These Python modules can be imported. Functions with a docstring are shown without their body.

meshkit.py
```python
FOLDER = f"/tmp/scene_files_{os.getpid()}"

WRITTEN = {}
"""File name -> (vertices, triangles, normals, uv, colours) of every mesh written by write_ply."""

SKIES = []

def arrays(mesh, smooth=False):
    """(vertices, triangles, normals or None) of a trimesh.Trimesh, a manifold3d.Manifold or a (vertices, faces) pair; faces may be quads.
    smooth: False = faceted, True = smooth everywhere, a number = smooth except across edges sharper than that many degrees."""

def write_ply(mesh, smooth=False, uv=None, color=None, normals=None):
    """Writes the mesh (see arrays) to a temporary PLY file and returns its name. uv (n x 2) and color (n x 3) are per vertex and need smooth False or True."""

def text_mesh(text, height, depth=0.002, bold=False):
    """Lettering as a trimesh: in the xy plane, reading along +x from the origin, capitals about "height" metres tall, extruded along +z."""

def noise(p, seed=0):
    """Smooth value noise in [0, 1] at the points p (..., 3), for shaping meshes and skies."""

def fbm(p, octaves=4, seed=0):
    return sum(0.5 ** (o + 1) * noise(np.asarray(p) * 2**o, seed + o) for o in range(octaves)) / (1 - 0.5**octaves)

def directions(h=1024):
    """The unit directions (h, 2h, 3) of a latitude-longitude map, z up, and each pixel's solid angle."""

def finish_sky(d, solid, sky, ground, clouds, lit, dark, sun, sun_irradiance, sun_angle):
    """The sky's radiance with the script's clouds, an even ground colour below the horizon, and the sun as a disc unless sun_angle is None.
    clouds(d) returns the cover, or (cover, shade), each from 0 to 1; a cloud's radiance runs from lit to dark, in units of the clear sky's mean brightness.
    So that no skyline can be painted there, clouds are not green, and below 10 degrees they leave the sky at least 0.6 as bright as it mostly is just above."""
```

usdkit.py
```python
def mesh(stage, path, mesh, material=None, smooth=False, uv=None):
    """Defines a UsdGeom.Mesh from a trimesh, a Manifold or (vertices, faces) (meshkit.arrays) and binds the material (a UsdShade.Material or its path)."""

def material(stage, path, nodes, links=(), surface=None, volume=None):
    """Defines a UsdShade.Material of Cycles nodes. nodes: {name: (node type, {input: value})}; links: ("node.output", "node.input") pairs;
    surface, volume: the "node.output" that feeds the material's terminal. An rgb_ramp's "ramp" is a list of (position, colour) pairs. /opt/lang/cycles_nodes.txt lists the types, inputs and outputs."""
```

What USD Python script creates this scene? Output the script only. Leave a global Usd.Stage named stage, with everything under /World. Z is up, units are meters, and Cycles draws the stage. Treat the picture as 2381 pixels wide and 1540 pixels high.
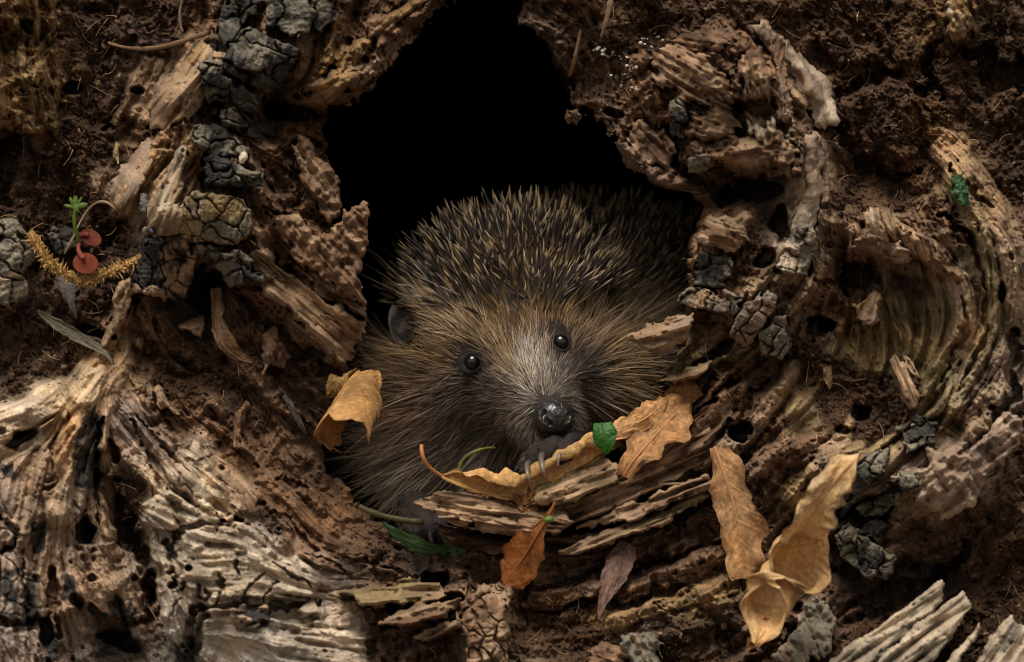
import math
import numpy as np
import trimesh
import usdkit
from scipy import ndimage
from scipy.interpolate import RBFInterpolator
from scipy.spatial import cKDTree
from pxr import Gf, Sdf, Usd, UsdGeom, UsdLux, UsdShade, Vt

# ------------------------------------------------------------------ camera, sky, light, exposure
stage = Usd.Stage.CreateInMemory()
UsdGeom.SetStageUpAxis(stage, 'Z')
UsdGeom.SetStageMetersPerUnit(stage, 1.0)
world = UsdGeom.Xform.Define(stage, '/World')
UsdGeom.Scope.Define(stage, '/World/Looks')
DIST = 1.0                       # metres from the lens to the plane of the hollow's mouth
FRAME = 0.30                     # width in metres of what the lens sees there
cam = UsdGeom.Camera.Define(stage, '/World/camera')
xf = UsdGeom.Xformable(cam)
xf.AddTranslateOp().Set((0, -DIST, 0))
xf.AddRotateXOp().Set(90.0)
cam.CreateHorizontalApertureAttr(36.0)
cam.CreateVerticalApertureAttr(36.0 * 662 / 1024)
cam.CreateFocalLengthAttr(36.0 * DIST / FRAME)
cam.CreateFStopAttr(11.0)
cam.CreateFocusDistanceAttr(0.995)
cam.CreateExposureAttr(1.02)

SUN_EL, SUN_AZ = math.radians(62), math.radians(196)      # azimuth from +y towards +x
sun_dir = np.array([math.cos(SUN_EL) * math.sin(SUN_AZ), math.cos(SUN_EL) * math.cos(SUN_AZ), math.sin(SUN_EL)])
dome = UsdLux.DomeLight.Define(stage, '/World/sky')
dome.GetPrim().SetCustomDataByKey('kind', 'structure')
sky_m = usdkit.material(stage, '/World/Looks/sky_look', {
    's': ('sky_texture', {'sky_type': 'single_scattering', 'sun_disc': False, 'sun_elevation': SUN_EL, 'sun_rotation': SUN_AZ, 'aerosol_density': 3.0}),
    'h': ('hsv', {'hue': 0.5, 'saturation': 0.1, 'value': 1.0, 'fac': 1.0}),
    'w': ('mix_color', {'blend_type': 'multiply', 'fac': 1.0, 'b': (1.0, 0.95, 0.86)}),
    'b': ('background_shader', {'strength': 0.052})},
    [('s.color', 'h.color'), ('h.color', 'w.a'), ('w.result', 'b.color')], surface='b.background')
UsdShade.MaterialBindingAPI.Apply(dome.GetPrim()).Bind(sky_m)
sun = UsdLux.DistantLight.Define(stage, '/World/sun')
sun.CreateNormalizeAttr(True)
sun.CreateIntensityAttr(0.46)
sun.CreateAngleAttr(38.0)
sun.CreateColorAttr(Gf.Vec3f(1.0, 0.94, 0.85))
sx = UsdGeom.Xformable(sun)
sx.AddRotateZOp().Set(math.degrees(-SUN_AZ) + 180.0 - 180.0)
sx.AddRotateXOp().Set(-(90.0 - math.degrees(SUN_EL)))

# ------------------------------------------------------------------ helpers
MM = 1e-3
PX = FRAME / 2381.0              # metres per unit of the layout drawing at the mouth's plane


def at(X, Y, e=0.0):
    """Layout coordinates and millimetres in front of the mouth's plane -> world point(s)."""
    X, Y, e = np.broadcast_arrays(np.asarray(X, float), np.asarray(Y, float), np.asarray(e, float))
    y = -e * MM
    k = (DIST + y) / DIST
    return np.stack([(X - 1190.5) * PX * k, y, (770.0 - Y) * PX * k], -1)


def mmw(p):
    """(x, z, e) in millimetres -> world."""
    p = np.asarray(p, float)
    return np.stack([p[..., 0], -p[..., 2], p[..., 1]], -1) * MM


used = {}


def numbered(parent, name):
    key = f'{parent}/{name}'
    n = used.get(key, 0)
    used[key] = n + 1
    return key if n == 0 else f'{key}_{n:03d}'


def tag(prim, label=None, category=None, group=None, kind=None):
    for k, v in (('label', label), ('category', category), ('group', group), ('kind', kind)):
        if v:
            prim.SetCustomDataByKey(k, v)
    return prim


def thing(name, label, category, group=None, loc=(0, 0, 0)):
    x = UsdGeom.Xform.Define(stage, numbered('/World', name))
    if any(loc):
        x.AddTranslateOp().Set(Gf.Vec3d(*map(float, loc)))
    return tag(x.GetPrim(), label, category, group)


def put(parent, name, v, f, mat, col=None, normals=None, smooth=True, kind=None, label=None, extra=None, origin=None):
    """One Mesh prim under parent (a prim or '/World')."""
    path = numbered(str(parent.GetPath()) if hasattr(parent, 'GetPath') else parent, name)
    v = np.asarray(v, float)
    f = np.asarray(f, int)
    if f.shape[1] == 4:
        f = np.vstack([f[:, [0, 1, 2]], f[:, [0, 2, 3]]])
    if normals is None and smooth:
        normals = vnormals(v, f)
    if origin is not None:
        v = v - origin
    m = UsdGeom.Mesh.Define(stage, path)
    m.CreatePointsAttr(Vt.Vec3fArray.FromNumpy(v.astype(np.float32)))
    m.CreateFaceVertexCountsAttr(Vt.IntArray.FromNumpy(np.full(len(f), 3, np.int32)))
    m.CreateFaceVertexIndicesAttr(Vt.IntArray.FromNumpy(f.astype(np.int32).ravel()))
    m.CreateSubdivisionSchemeAttr('none')
    if normals is not None:
        m.CreateNormalsAttr(Vt.Vec3fArray.FromNumpy(np.asarray(normals, np.float32)))
        m.SetNormalsInterpolation('vertex')
    if col is not None:
        UsdGeom.PrimvarsAPI(m).CreatePrimvar('col', Sdf.ValueTypeNames.Color3fArray, 'vertex').Set(Vt.Vec3fArray.FromNumpy(np.ascontiguousarray(col, np.float32)))
    UsdShade.MaterialBindingAPI.Apply(m.GetPrim()).Bind(mat)
    tag(m.GetPrim(), label=label, kind=kind)
    return m.GetPrim()


def vnormals(v, f):
    fn = np.cross(v[f[:, 1]] - v[f[:, 0]], v[f[:, 2]] - v[f[:, 0]])
    n = np.zeros_like(v)
    for k in range(3):
        for a in range(3):
            n[:, a] += np.bincount(f[:, k], fn[:, a], len(v))
    return n / np.maximum(np.linalg.norm(n, axis=1, keepdims=True), 1e-30)


def curves(parent, name, pts, widths, mat, col=None, kind=None):
    """pts (n, k, 3): n strands of k points; widths (n, k); col (n, k, 3)."""
    path = numbered(str(parent.GetPath()) if hasattr(parent, 'GetPath') else parent, name)
    c = UsdGeom.BasisCurves.Define(stage, path)
    n, k = pts.shape[:2]
    c.CreateTypeAttr('linear')
    c.CreatePointsAttr(Vt.Vec3fArray.FromNumpy(pts.reshape(-1, 3).astype(np.float32)))
    c.CreateCurveVertexCountsAttr(Vt.IntArray.FromNumpy(np.full(n, k, np.int32)))
    c.CreateWidthsAttr(Vt.FloatArray.FromNumpy(np.asarray(widths, np.float32).ravel()))
    c.SetWidthsInterpolation('vertex')
    if col is not None:
        UsdGeom.PrimvarsAPI(c).CreatePrimvar('col', Sdf.ValueTypeNames.Color3fArray, 'vertex').Set(Vt.Vec3fArray.FromNumpy(np.ascontiguousarray(col, np.float32).reshape(-1, 3)))
    UsdShade.MaterialBindingAPI.Apply(c.GetPrim()).Bind(mat)
    tag(c.GetPrim(), kind=kind)
    return c.GetPrim()


TABLES = {}


def vn(u, v, seed, order=3):
    """Smooth 2-D noise, about unit variance, lattice spacing 1."""
    t = TABLES.get(seed)
    if t is None:
        t = TABLES[seed] = np.random.default_rng(seed + 77).normal(0, 1, (257, 263))
    g = ndimage.map_coordinates(t, [np.asarray(v) + 31.7, np.asarray(u) + 17.3], order=order, mode='grid-wrap', prefilter=False)
    return g * (1.9 if order == 3 else 1.4)


def vfbm(u, v, seed, octaves=4, gain=0.5):
    tot, amp, nrm = 0, 1.0, 0
    for o in range(octaves):
        tot = tot + amp * vn(u * 2**o, v * 2**o, seed * 13 + o)
        nrm += amp * amp
        amp *= gain
    return tot / math.sqrt(nrm)


def sstep(a, b, x):
    t = np.clip((x - a) / (b - a), 0, 1)
    return t * t * (3 - 2 * t)


def seg_dist(X, Y, P, closed=False):
    """Distance to a polyline, and the running position 0..1 of the nearest point on it."""
    P = np.asarray(P, float)
    Q = np.vstack([P, P[:1]]) if closed else P
    L = np.r_[0, np.cumsum(np.linalg.norm(np.diff(Q, axis=0), axis=1))]
    best = np.full(np.shape(X), 1e9)
    pos = np.zeros(np.shape(X))
    for i in range(len(Q) - 1):
        a, d = Q[i], Q[i + 1] - Q[i]
        l2 = max(d @ d, 1e-9)
        t = np.clip(((X - a[0]) * d[0] + (Y - a[1]) * d[1]) / l2, 0, 1)
        r = np.hypot(X - a[0] - t * d[0], Y - a[1] - t * d[1])
        m = r < best
        best = np.where(m, r, best)
        pos = np.where(m, (L[i] + t * (L[i + 1] - L[i])) / L[-1], pos)
    return best, pos


def inside(X, Y, P):
    P = np.asarray(P, float)
    c = np.zeros(np.shape(X), bool)
    for (x0, y0), (x1, y1) in zip(P, np.roll(P, -1, 0)):
        if y0 != y1:
            c ^= ((y0 > Y) != (y1 > Y)) & (X < (x1 - x0) * (Y - y0) / (y1 - y0) + x0)
    return c


def signed(X, Y, P):
    d, _ = seg_dist(X, Y, P, True)
    return np.where(inside(X, Y, P), d, -d)


def smooth_line(P, n=40):
    """Catmull-Rom through the points, n samples."""
    P = np.asarray(P, float)
    if len(P) < 3:
        t = np.linspace(0, 1, n)[:, None]
        return P[0] * (1 - t) + P[-1] * t
    from scipy.interpolate import CubicSpline
    L = np.r_[0, np.cumsum(np.linalg.norm(np.diff(P, axis=0), axis=1))]
    return CubicSpline(L / L[-1], P)(np.linspace(0, 1, n))


def tube(P, R, sides=8, cap=True, flat=None):
    """Tube round a 3-D polyline with radii R."""
    P = np.asarray(P, float)
    R = np.broadcast_to(R, (len(P),))
    T = np.gradient(P, axis=0)
    T /= np.linalg.norm(T, axis=1, keepdims=True) + 1e-12
    A = np.zeros_like(T)
    a = np.cross(T[0], [0.3, 0.9, 0.2])
    for i in range(len(P)):
        a = a - T[i] * (a @ T[i])
        a /= np.linalg.norm(a) + 1e-12
        A[i] = a
    B = np.cross(T, A)
    w = np.arange(sides) * 2 * np.pi / sides
    V = P[:, None] + R[:, None, None] * (np.cos(w)[None, :, None] * A[:, None] + np.sin(w)[None, :, None] * B[:, None])
    i, j = np.meshgrid(np.arange(len(P) - 1), np.arange(sides), indexing='ij')
    q = np.stack([i * sides + j, i * sides + (j + 1) % sides, (i + 1) * sides + (j + 1) % sides, (i + 1) * sides + j], -1).reshape(-1, 4)
    f = np.vstack([q[:, [0, 1, 2]], q[:, [0, 2, 3]]])
    V = V.reshape(-1, 3)
    if cap:
        n = len(V)
        V = np.vstack([V, P[:1], P[-1:]])
        j = np.arange(sides)
        e = (len(P) - 1) * sides
        f = np.vstack([f, np.stack([np.full(sides, n), (j + 1) % sides, j], 1), np.stack([np.full(sides, n + 1), e + j, e + (j + 1) % sides], 1)])
    return V, f


def join(parts):
    vs, fs, n = [], [], 0
    for v, f in parts:
        f = np.asarray(f)
        vs.append(v)
        fs.append(f + n)
        n += len(v)
    return np.vstack(vs), np.vstack(fs)


# ------------------------------------------------------------------ materials
def vcol_mat(name, rough=0.85, noise_scale=900.0, lo=0.75, hi=1.25, bump=0.0, bump_scale=1500.0, spec=0.3, bump_dist=0.0006, coarse=120.0, detail=6.0):
    """Colour from the mesh's vertex colours, painted shade included, broken up by two procedural noises, with fine relief."""
    nodes = {
        'a': ('attribute', {'attribute': 'col'}),
        'g': ('geometry', {}),
        'n': ('noise_texture', {'scale': noise_scale, 'detail': detail, 'roughness': 0.65}),
        'r': ('map_range', {'from_min': 0.28, 'from_max': 0.72, 'to_min': lo, 'to_max': hi}),
        'n2': ('noise_texture', {'scale': coarse, 'detail': 4.0, 'roughness': 0.6}),
        'r2': ('map_range', {'from_min': 0.3, 'from_max': 0.7, 'to_min': 0.8, 'to_max': 1.2}),
        'mm': ('math', {'math_type': 'multiply'}),
        'v': ('vector_math', {'math_type': 'scale'}),
        'p': ('principled_bsdf', {'roughness': rough, 'specular_ior_level': spec}),
    }
    links = [('g.position', 'n.vector'), ('g.position', 'n2.vector'), ('n.fac', 'r.value'), ('n2.fac', 'r2.value'), ('r.result', 'mm.value1'), ('r2.result', 'mm.value2'),
             ('a.vector', 'v.vector1'), ('mm.value', 'v.scale'), ('v.vector', 'p.base_color')]
    if bump:
        nodes['bn'] = ('noise_texture', {'scale': bump_scale, 'detail': 5.0, 'roughness': 0.7})
        nodes['b'] = ('bump', {'strength': bump, 'distance': bump_dist})
        links += [('g.position', 'bn.vector'), ('bn.fac', 'b.height'), ('b.normal', 'p.normal')]
    return usdkit.material(stage, f'/World/Looks/{name}', nodes, links, surface='p.BSDF')


M = {}
M['wood'] = vcol_mat('weathered_wood', 0.88, 1400, 0.62, 1.38, 0.7, 1300, 0.2)
M['soil'] = vcol_mat('crumbly_soil', 0.95, 1100, 0.5, 1.6, 0.9, 1200, 0.12, 0.0012)
M['char'] = vcol_mat('charred_wood', 0.8, 1200, 0.55, 1.45, 0.8, 1500, 0.2)
M['lining'] = vcol_mat('shaded_lining', 0.95, 500, 0.7, 1.3, 0.5, 700, 0.1)  # lining kept dark so the hollow reads black: shade put into its colour
M['skin'] = vcol_mat('dark_skin', 0.65, 1500, 0.75, 1.25, 0.7, 2200, 0.18, 0.0005)
M['hair'] = usdkit.material(stage, '/World/Looks/hair', {
    'a': ('attribute', {'attribute': 'col'}),
    'p': ('principled_bsdf', {'roughness': 0.45, 'specular_ior_level': 0.35})}, [('a.color', 'p.base_color')], surface='p.BSDF')
M['spine'] = usdkit.material(stage, '/World/Looks/spine', {
    'a': ('attribute', {'attribute': 'col'}),
    'p': ('principled_bsdf', {'roughness': 0.4, 'specular_ior_level': 0.45})}, [('a.color', 'p.base_color')], surface='p.BSDF')
M['claw'] = usdkit.material(stage, '/World/Looks/claw', {
    'a': ('attribute', {'attribute': 'col'}),
    'p': ('principled_bsdf', {'roughness': 0.35, 'specular_ior_level': 0.5})}, [('a.color', 'p.base_color')], surface='p.BSDF')
M['eye'] = usdkit.material(stage, '/World/Looks/eye', {
    'p': ('principled_bsdf', {'base_color': (0.004, 0.0035, 0.003), 'roughness': 0.06, 'specular_ior_level': 0.65})}, surface='p.BSDF')
M['nose'] = usdkit.material(stage, '/World/Looks/nose', {
    'g': ('geometry', {}),
    'v': ('voronoi_texture', {'feature': 'distance_to_edge', 'scale': 620.0}),
    'm': ('map_range', {'from_min': 0.0, 'from_max': 0.12, 'to_min': 0.0, 'to_max': 1.0, 'clamp': True}),
    'b': ('bump', {'strength': 0.5, 'distance': 0.0004}),
    'p': ('principled_bsdf', {'base_color': (0.014, 0.012, 0.013), 'roughness': 0.3, 'specular_ior_level': 0.6, 'coat_weight': 0.3, 'coat_roughness': 0.15})},
    [('g.position', 'v.vector'), ('v.distance', 'm.value'), ('m.result', 'b.height'), ('b.normal', 'p.normal')], surface='p.BSDF')


def leaf_mat(name, transl=0.35, rough=0.5, spec=0.35, scale=700.0, lo=0.7, hi=1.3):
    return usdkit.material(stage, f'/World/Looks/{name}', {
        'a': ('attribute', {'attribute': 'col'}), 'g': ('geometry', {}),
        'n': ('noise_texture', {'scale': scale, 'detail': 6.0, 'roughness': 0.6}),
        'r': ('map_range', {'from_min': 0.3, 'from_max': 0.7, 'to_min': lo, 'to_max': hi}),
        'v': ('vector_math', {'math_type': 'scale'}),
        'bn': ('noise_texture', {'scale': 1600.0, 'detail': 3.0}),
        'b': ('bump', {'strength': 0.35, 'distance': 0.0003}),
        'p': ('principled_bsdf', {'roughness': rough, 'specular_ior_level': spec}),
        't': ('translucent_bsdf', {}),
        'x': ('mix_closure', {'fac': transl})},
        [('g.position', 'n.vector'), ('n.fac', 'r.value'), ('a.vector', 'v.vector1'), ('r.result', 'v.scale'), ('v.vector', 'p.base_color'), ('v.vector', 't.color'),
         ('g.position', 'bn.vector'), ('bn.fac', 'b.height'), ('b.normal', 'p.normal'), ('p.BSDF', 'x.closure1'), ('t.BSDF', 'x.closure2')], surface='x.closure')


M['leaf'] = leaf_mat('dry_leaf', 0.32, 0.6, 0.25, 900.0, 0.6, 1.35)
M['green'] = leaf_mat('green_leaf', 0.3, 0.4, 0.4, 500.0, 0.85, 1.15)
M['petal'] = leaf_mat('seed_leaf', 0.2, 0.85, 0.06, 500.0, 0.8, 1.2)
M['gloss'] = leaf_mat('glossy_leaf', 0.3, 0.42, 0.45, 900.0, 0.75, 1.25)
M['twig'] = vcol_mat('twig_look', 0.7, 2000, 0.7, 1.3, 0.3, 2500, 0.3, 0.0003)

COL = {
    'soil': (0.080, 0.046, 0.028), 'ochre': (0.25, 0.15, 0.065), 'tan': (0.31, 0.205, 0.125), 'pale': (0.41, 0.322, 0.232), 'rot': (0.165, 0.095, 0.056),
    'olive': (0.25, 0.18, 0.09), 'char': (0.042, 0.037, 0.033), 'pink': (0.28, 0.195, 0.138), 'ash': (0.18, 0.155, 0.115), 'dark': (0.036, 0.022, 0.014)}  # 'dark' is shade put into the colour of recesses and the lining
CLS = list(COL)

# ------------------------------------------------------------------ the hollow log: relief of its face
STEP = 2.5
XS = np.arange(-260, 2641 + STEP, STEP)
YS = np.arange(-200, 1745 + STEP, STEP)
GX, GY = np.meshgrid(XS, YS)
H, Wd = GX.shape
rng = np.random.default_rng(5)

# (X, Y, millimetres in front of the mouth, kind of surface)
CTRL = [
    (0, 0, 16, 'ochre'), (70, 60, 16, 'ochre'), (60, 180, 17, 'ochre'), (70, 270, 14, 'ochre'), (-200, 100, 16, 'ochre'), (30, 360, 6, 'soil'), (180, 60, -2, 'soil'), (250, 160, -4, 'soil'), (330, 60, -2, 'soil'), (420, 40, 0, 'soil'),
    (220, 270, -3, 'soil'), (160, 400, 3, 'soil'), (260, 360, -1, 'soil'), (60, 430, 6, 'soil'), (220, 480, 0, 'soil'), (280, 560, -3, 'soil'), (120, 520, 3, 'soil'), (-200, 450, 8, 'soil'),
    (450, 140, 12, 'tan'), (400, 240, 14, 'tan'), (340, 400, 14, 'tan'), (400, 420, 14, 'tan'), (290, 460, 12, 'pink'), (400, 520, 18, 'pale'), (470, 330, 10, 'rot'), (360, 330, 9, 'rot'),
    (500, 60, 8, 'rot'), (620, 80, 18, 'rot'), (560, 150, 16, 'char'), (690, 30, 15, 'char'), (600, 210, 14, 'rot'), (530, 300, 12, 'rot'), (540, 420, 12, 'rot'), (500, 500, 14, 'rot'),
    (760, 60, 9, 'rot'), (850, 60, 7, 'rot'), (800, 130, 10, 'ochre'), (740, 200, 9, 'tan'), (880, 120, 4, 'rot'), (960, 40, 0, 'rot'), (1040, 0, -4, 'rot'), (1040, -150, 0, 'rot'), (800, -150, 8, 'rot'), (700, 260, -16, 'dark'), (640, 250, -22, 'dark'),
    (640, 350, 6, 'rot'), (700, 380, 5, 'rot'), (740, 440, 3, 'rot'), (780, 480, 0, 'rot'), (640, 460, 6, 'rot'), (660, 560, 4, 'rot'), (760, 580, 2, 'tan'), (820, 600, 2, 'tan'), (830, 680, 0, 'tan'),
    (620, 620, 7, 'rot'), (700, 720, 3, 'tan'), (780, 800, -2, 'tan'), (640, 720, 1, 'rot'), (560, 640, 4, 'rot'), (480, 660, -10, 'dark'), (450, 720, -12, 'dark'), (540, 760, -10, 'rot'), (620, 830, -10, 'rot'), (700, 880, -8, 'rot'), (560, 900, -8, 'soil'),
    (360, 640, 9, 'char'), (330, 720, 3, 'rot'), (260, 740, 3, 'rot'), (230, 660, 4, 'soil'), (100, 620, 8, 'rot'), (20, 640, 12, 'ash'), (60, 760, 8, 'soil'), (-180, 700, 12, 'soil'), (160, 800, 6, 'soil'), (40, 850, 9, 'soil'), (330, 820, 0, 'soil'), (400, 760, -3, 'rot'), (470, 860, -4, 'soil'),
    (240, 860, 14, 'tan'), (120, 930, 20, 'pale'), (30, 990, 22, 'pale'), (180, 960, 24, 'tan'), (300, 930, 14, 'pink'), (350, 1030, 18, 'pink'), (470, 1100, 20, 'pink'), (420, 960, 4, 'rot'), (520, 1010, 2, 'rot'), (600, 960, -6, 'rot'), (690, 1000, -10, 'rot'),
    (200, 1050, 28, 'tan'), (100, 1080, 27, 'tan'), (30, 1150, 29, 'pink'), (230, 1200, 30, 'tan'), (120, 1200, 31, 'pink'), (30, 1280, 34, 'pink'), (-180, 1150, 30, 'tan'), (290, 1170, 14, 'soil'), (300, 1260, 14, 'soil'), (340, 1330, 20, 'dark'),
    (230, 1350, 34, 'pink'), (150, 1400, 36, 'pink'), (60, 1400, 38, 'pink'), (40, 1500, 40, 'pink'), (180, 1500, 32, 'pink'), (280, 1480, 24, 'dark'), (330, 1420, 26, 'rot'), (-180, 1450, 40, 'pink'), (100, 1650, 42, 'rot'),
    (400, 1190, 30, 'pale'), (440, 1100, 26, 'pale'), (520, 1240, 32, 'pale'), (420, 1320, 36, 'pale'), (560, 1320, 35, 'pale'), (660, 1330, 32, 'pale'), (400, 1430, 36, 'pale'), (520, 1470, 40, 'pale'), (660, 1500, 40, 'pale'), (800, 1510, 38, 'pale'), (440, 1520, 26, 'dark'), (600, 1660, 42, 'pale'),
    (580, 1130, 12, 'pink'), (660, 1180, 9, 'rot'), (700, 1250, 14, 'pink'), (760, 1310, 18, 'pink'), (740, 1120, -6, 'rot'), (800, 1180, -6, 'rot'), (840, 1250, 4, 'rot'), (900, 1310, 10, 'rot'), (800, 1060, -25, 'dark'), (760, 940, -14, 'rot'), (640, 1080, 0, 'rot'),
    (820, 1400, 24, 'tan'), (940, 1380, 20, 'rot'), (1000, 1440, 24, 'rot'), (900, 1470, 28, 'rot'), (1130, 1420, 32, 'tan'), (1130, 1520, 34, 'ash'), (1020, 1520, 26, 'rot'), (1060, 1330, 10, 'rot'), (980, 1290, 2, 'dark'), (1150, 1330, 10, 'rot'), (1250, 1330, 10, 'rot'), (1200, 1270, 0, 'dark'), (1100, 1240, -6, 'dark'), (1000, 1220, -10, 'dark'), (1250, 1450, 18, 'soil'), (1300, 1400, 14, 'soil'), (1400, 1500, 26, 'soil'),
    (1400, 1320, 12, 'rot'), (1500, 1340, 14, 'rot'), (1380, 1240, 4, 'dark'), (1480, 1250, 8, 'rot'), (1600, 1250, 10, 'rot'), (1500, 1420, 20, 'rot'), (1620, 1350, 18, 'rot'), (1620, 1420, 22, 'ochre'), (1560, 1490, 26, 'soil'), (1690, 1460, 24, 'soil'), (1500, 1650, 30, 'soil'), (1000, 1680, 34, 'rot'),
    (1560, 1110, 8, 'rot'), (1640, 1080, 8, 'olive'), (1680, 1170, 8, 'rot'), (1600, 1000, 4, 'rot'), (1700, 960, 8, 'rot'), (1640, 900, 2, 'rot'), (1760, 900, 8, 'rot'), (1700, 840, 0, 'olive'), (1600, 830, -2, 'olive'), (1800, 1000, 10, 'rot'), (1780, 1090, 12, 'rot'), (1880, 1080, 16, 'rot'), (1860, 980, 8, 'olive'), (1740, 1260, 16, 'rot'),
    (1230, 60, -2, 'rot'), (1300, 50, 2, 'rot'), (1350, 150, 3, 'rot'), (1330, 250, 0, 'rot'), (1420, 80, 7, 'soil'), (1440, 220, 5, 'rot'), (1460, 330, 3, 'rot'), (1520, 380, 3, 'rot'), (1250, -150, 2, 'rot'), (1560, 60, 10, 'soil'), (1600, 160, 12, 'rot'), (1560, 280, 10, 'rot'), (1650, 250, 12, 'rot'), (1600, 420, 9, 'rot'), (1680, 380, 10, 'rot'), (1720, 160, 16, 'rot'), (1800, 40, 12, 'soil'), (1760, 280, 18, 'tan'), (1820, 370, 16, 'rot'),
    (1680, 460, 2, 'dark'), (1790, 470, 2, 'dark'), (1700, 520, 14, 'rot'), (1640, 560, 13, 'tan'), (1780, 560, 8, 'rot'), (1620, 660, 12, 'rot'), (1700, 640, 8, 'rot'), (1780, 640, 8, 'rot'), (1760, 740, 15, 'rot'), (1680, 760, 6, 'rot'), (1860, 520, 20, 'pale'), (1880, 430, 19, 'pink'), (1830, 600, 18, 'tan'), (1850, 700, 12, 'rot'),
    (1920, 60, 6, 'soil'), (2000, 150, 3, 'soil'), (2060, 300, 6, 'soil'), (1960, 420, 0, 'soil'), (2080, 440, -1, 'soil'), (2150, 330, 2, 'soil'), (2200, 200, 6, 'soil'), (2100, 60, 6, 'soil'), (2230, 60, 12, 'ochre'), (2330, 130, 8, 'soil'), (2340, 300, 8, 'soil'), (2360, 440, 8, 'soil'), (2560, 300, 12, 'soil'), (2200, -150, 10, 'soil'), (2560, 1000, 26, 'soil'),
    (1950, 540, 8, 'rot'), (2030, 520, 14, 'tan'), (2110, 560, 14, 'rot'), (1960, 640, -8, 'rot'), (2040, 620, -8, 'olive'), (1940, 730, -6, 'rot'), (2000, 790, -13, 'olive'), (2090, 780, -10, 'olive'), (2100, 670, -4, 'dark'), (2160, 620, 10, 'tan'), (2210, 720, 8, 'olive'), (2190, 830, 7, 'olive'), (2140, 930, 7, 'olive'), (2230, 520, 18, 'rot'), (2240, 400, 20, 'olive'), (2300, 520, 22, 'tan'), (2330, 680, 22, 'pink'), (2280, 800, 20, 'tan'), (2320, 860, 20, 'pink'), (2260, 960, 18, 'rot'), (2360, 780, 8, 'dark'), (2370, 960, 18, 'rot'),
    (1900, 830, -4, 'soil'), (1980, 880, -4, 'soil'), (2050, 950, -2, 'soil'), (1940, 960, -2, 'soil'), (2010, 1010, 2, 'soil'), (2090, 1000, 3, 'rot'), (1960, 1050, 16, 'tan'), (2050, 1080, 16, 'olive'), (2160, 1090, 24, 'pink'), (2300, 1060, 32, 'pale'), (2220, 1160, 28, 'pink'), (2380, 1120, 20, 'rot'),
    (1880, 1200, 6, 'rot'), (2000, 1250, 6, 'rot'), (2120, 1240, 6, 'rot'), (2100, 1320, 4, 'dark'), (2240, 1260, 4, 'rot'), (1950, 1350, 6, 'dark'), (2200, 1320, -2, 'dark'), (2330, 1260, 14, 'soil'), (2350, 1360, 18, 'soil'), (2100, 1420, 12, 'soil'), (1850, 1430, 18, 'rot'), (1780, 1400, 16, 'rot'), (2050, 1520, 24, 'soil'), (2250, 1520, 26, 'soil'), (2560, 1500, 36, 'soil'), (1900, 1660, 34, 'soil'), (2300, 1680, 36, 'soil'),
]
cp = np.array([c[:2] for c in CTRL], float)
ce = np.array([c[2] for c in CTRL], float)
cc = np.array([CLS.index(c[3]) for c in CTRL])
cx, cy = np.meshgrid(XS[::10], YS[::10])
low = RBFInterpolator(cp / 100, ce, kernel='linear', smoothing=0.02, neighbors=60)(np.stack([cx.ravel(), cy.ravel()], 1) / 100).reshape(cx.shape)


def up(a):
    """A coarse map (every tenth node) brought to the full grid."""
    return ndimage.map_coordinates(a, [(GY - YS[0]) / STEP / 10, (GX - XS[0]) / STEP / 10], order=1, mode='nearest')


E = ndimage.gaussian_filter(up(low), 6)

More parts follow.
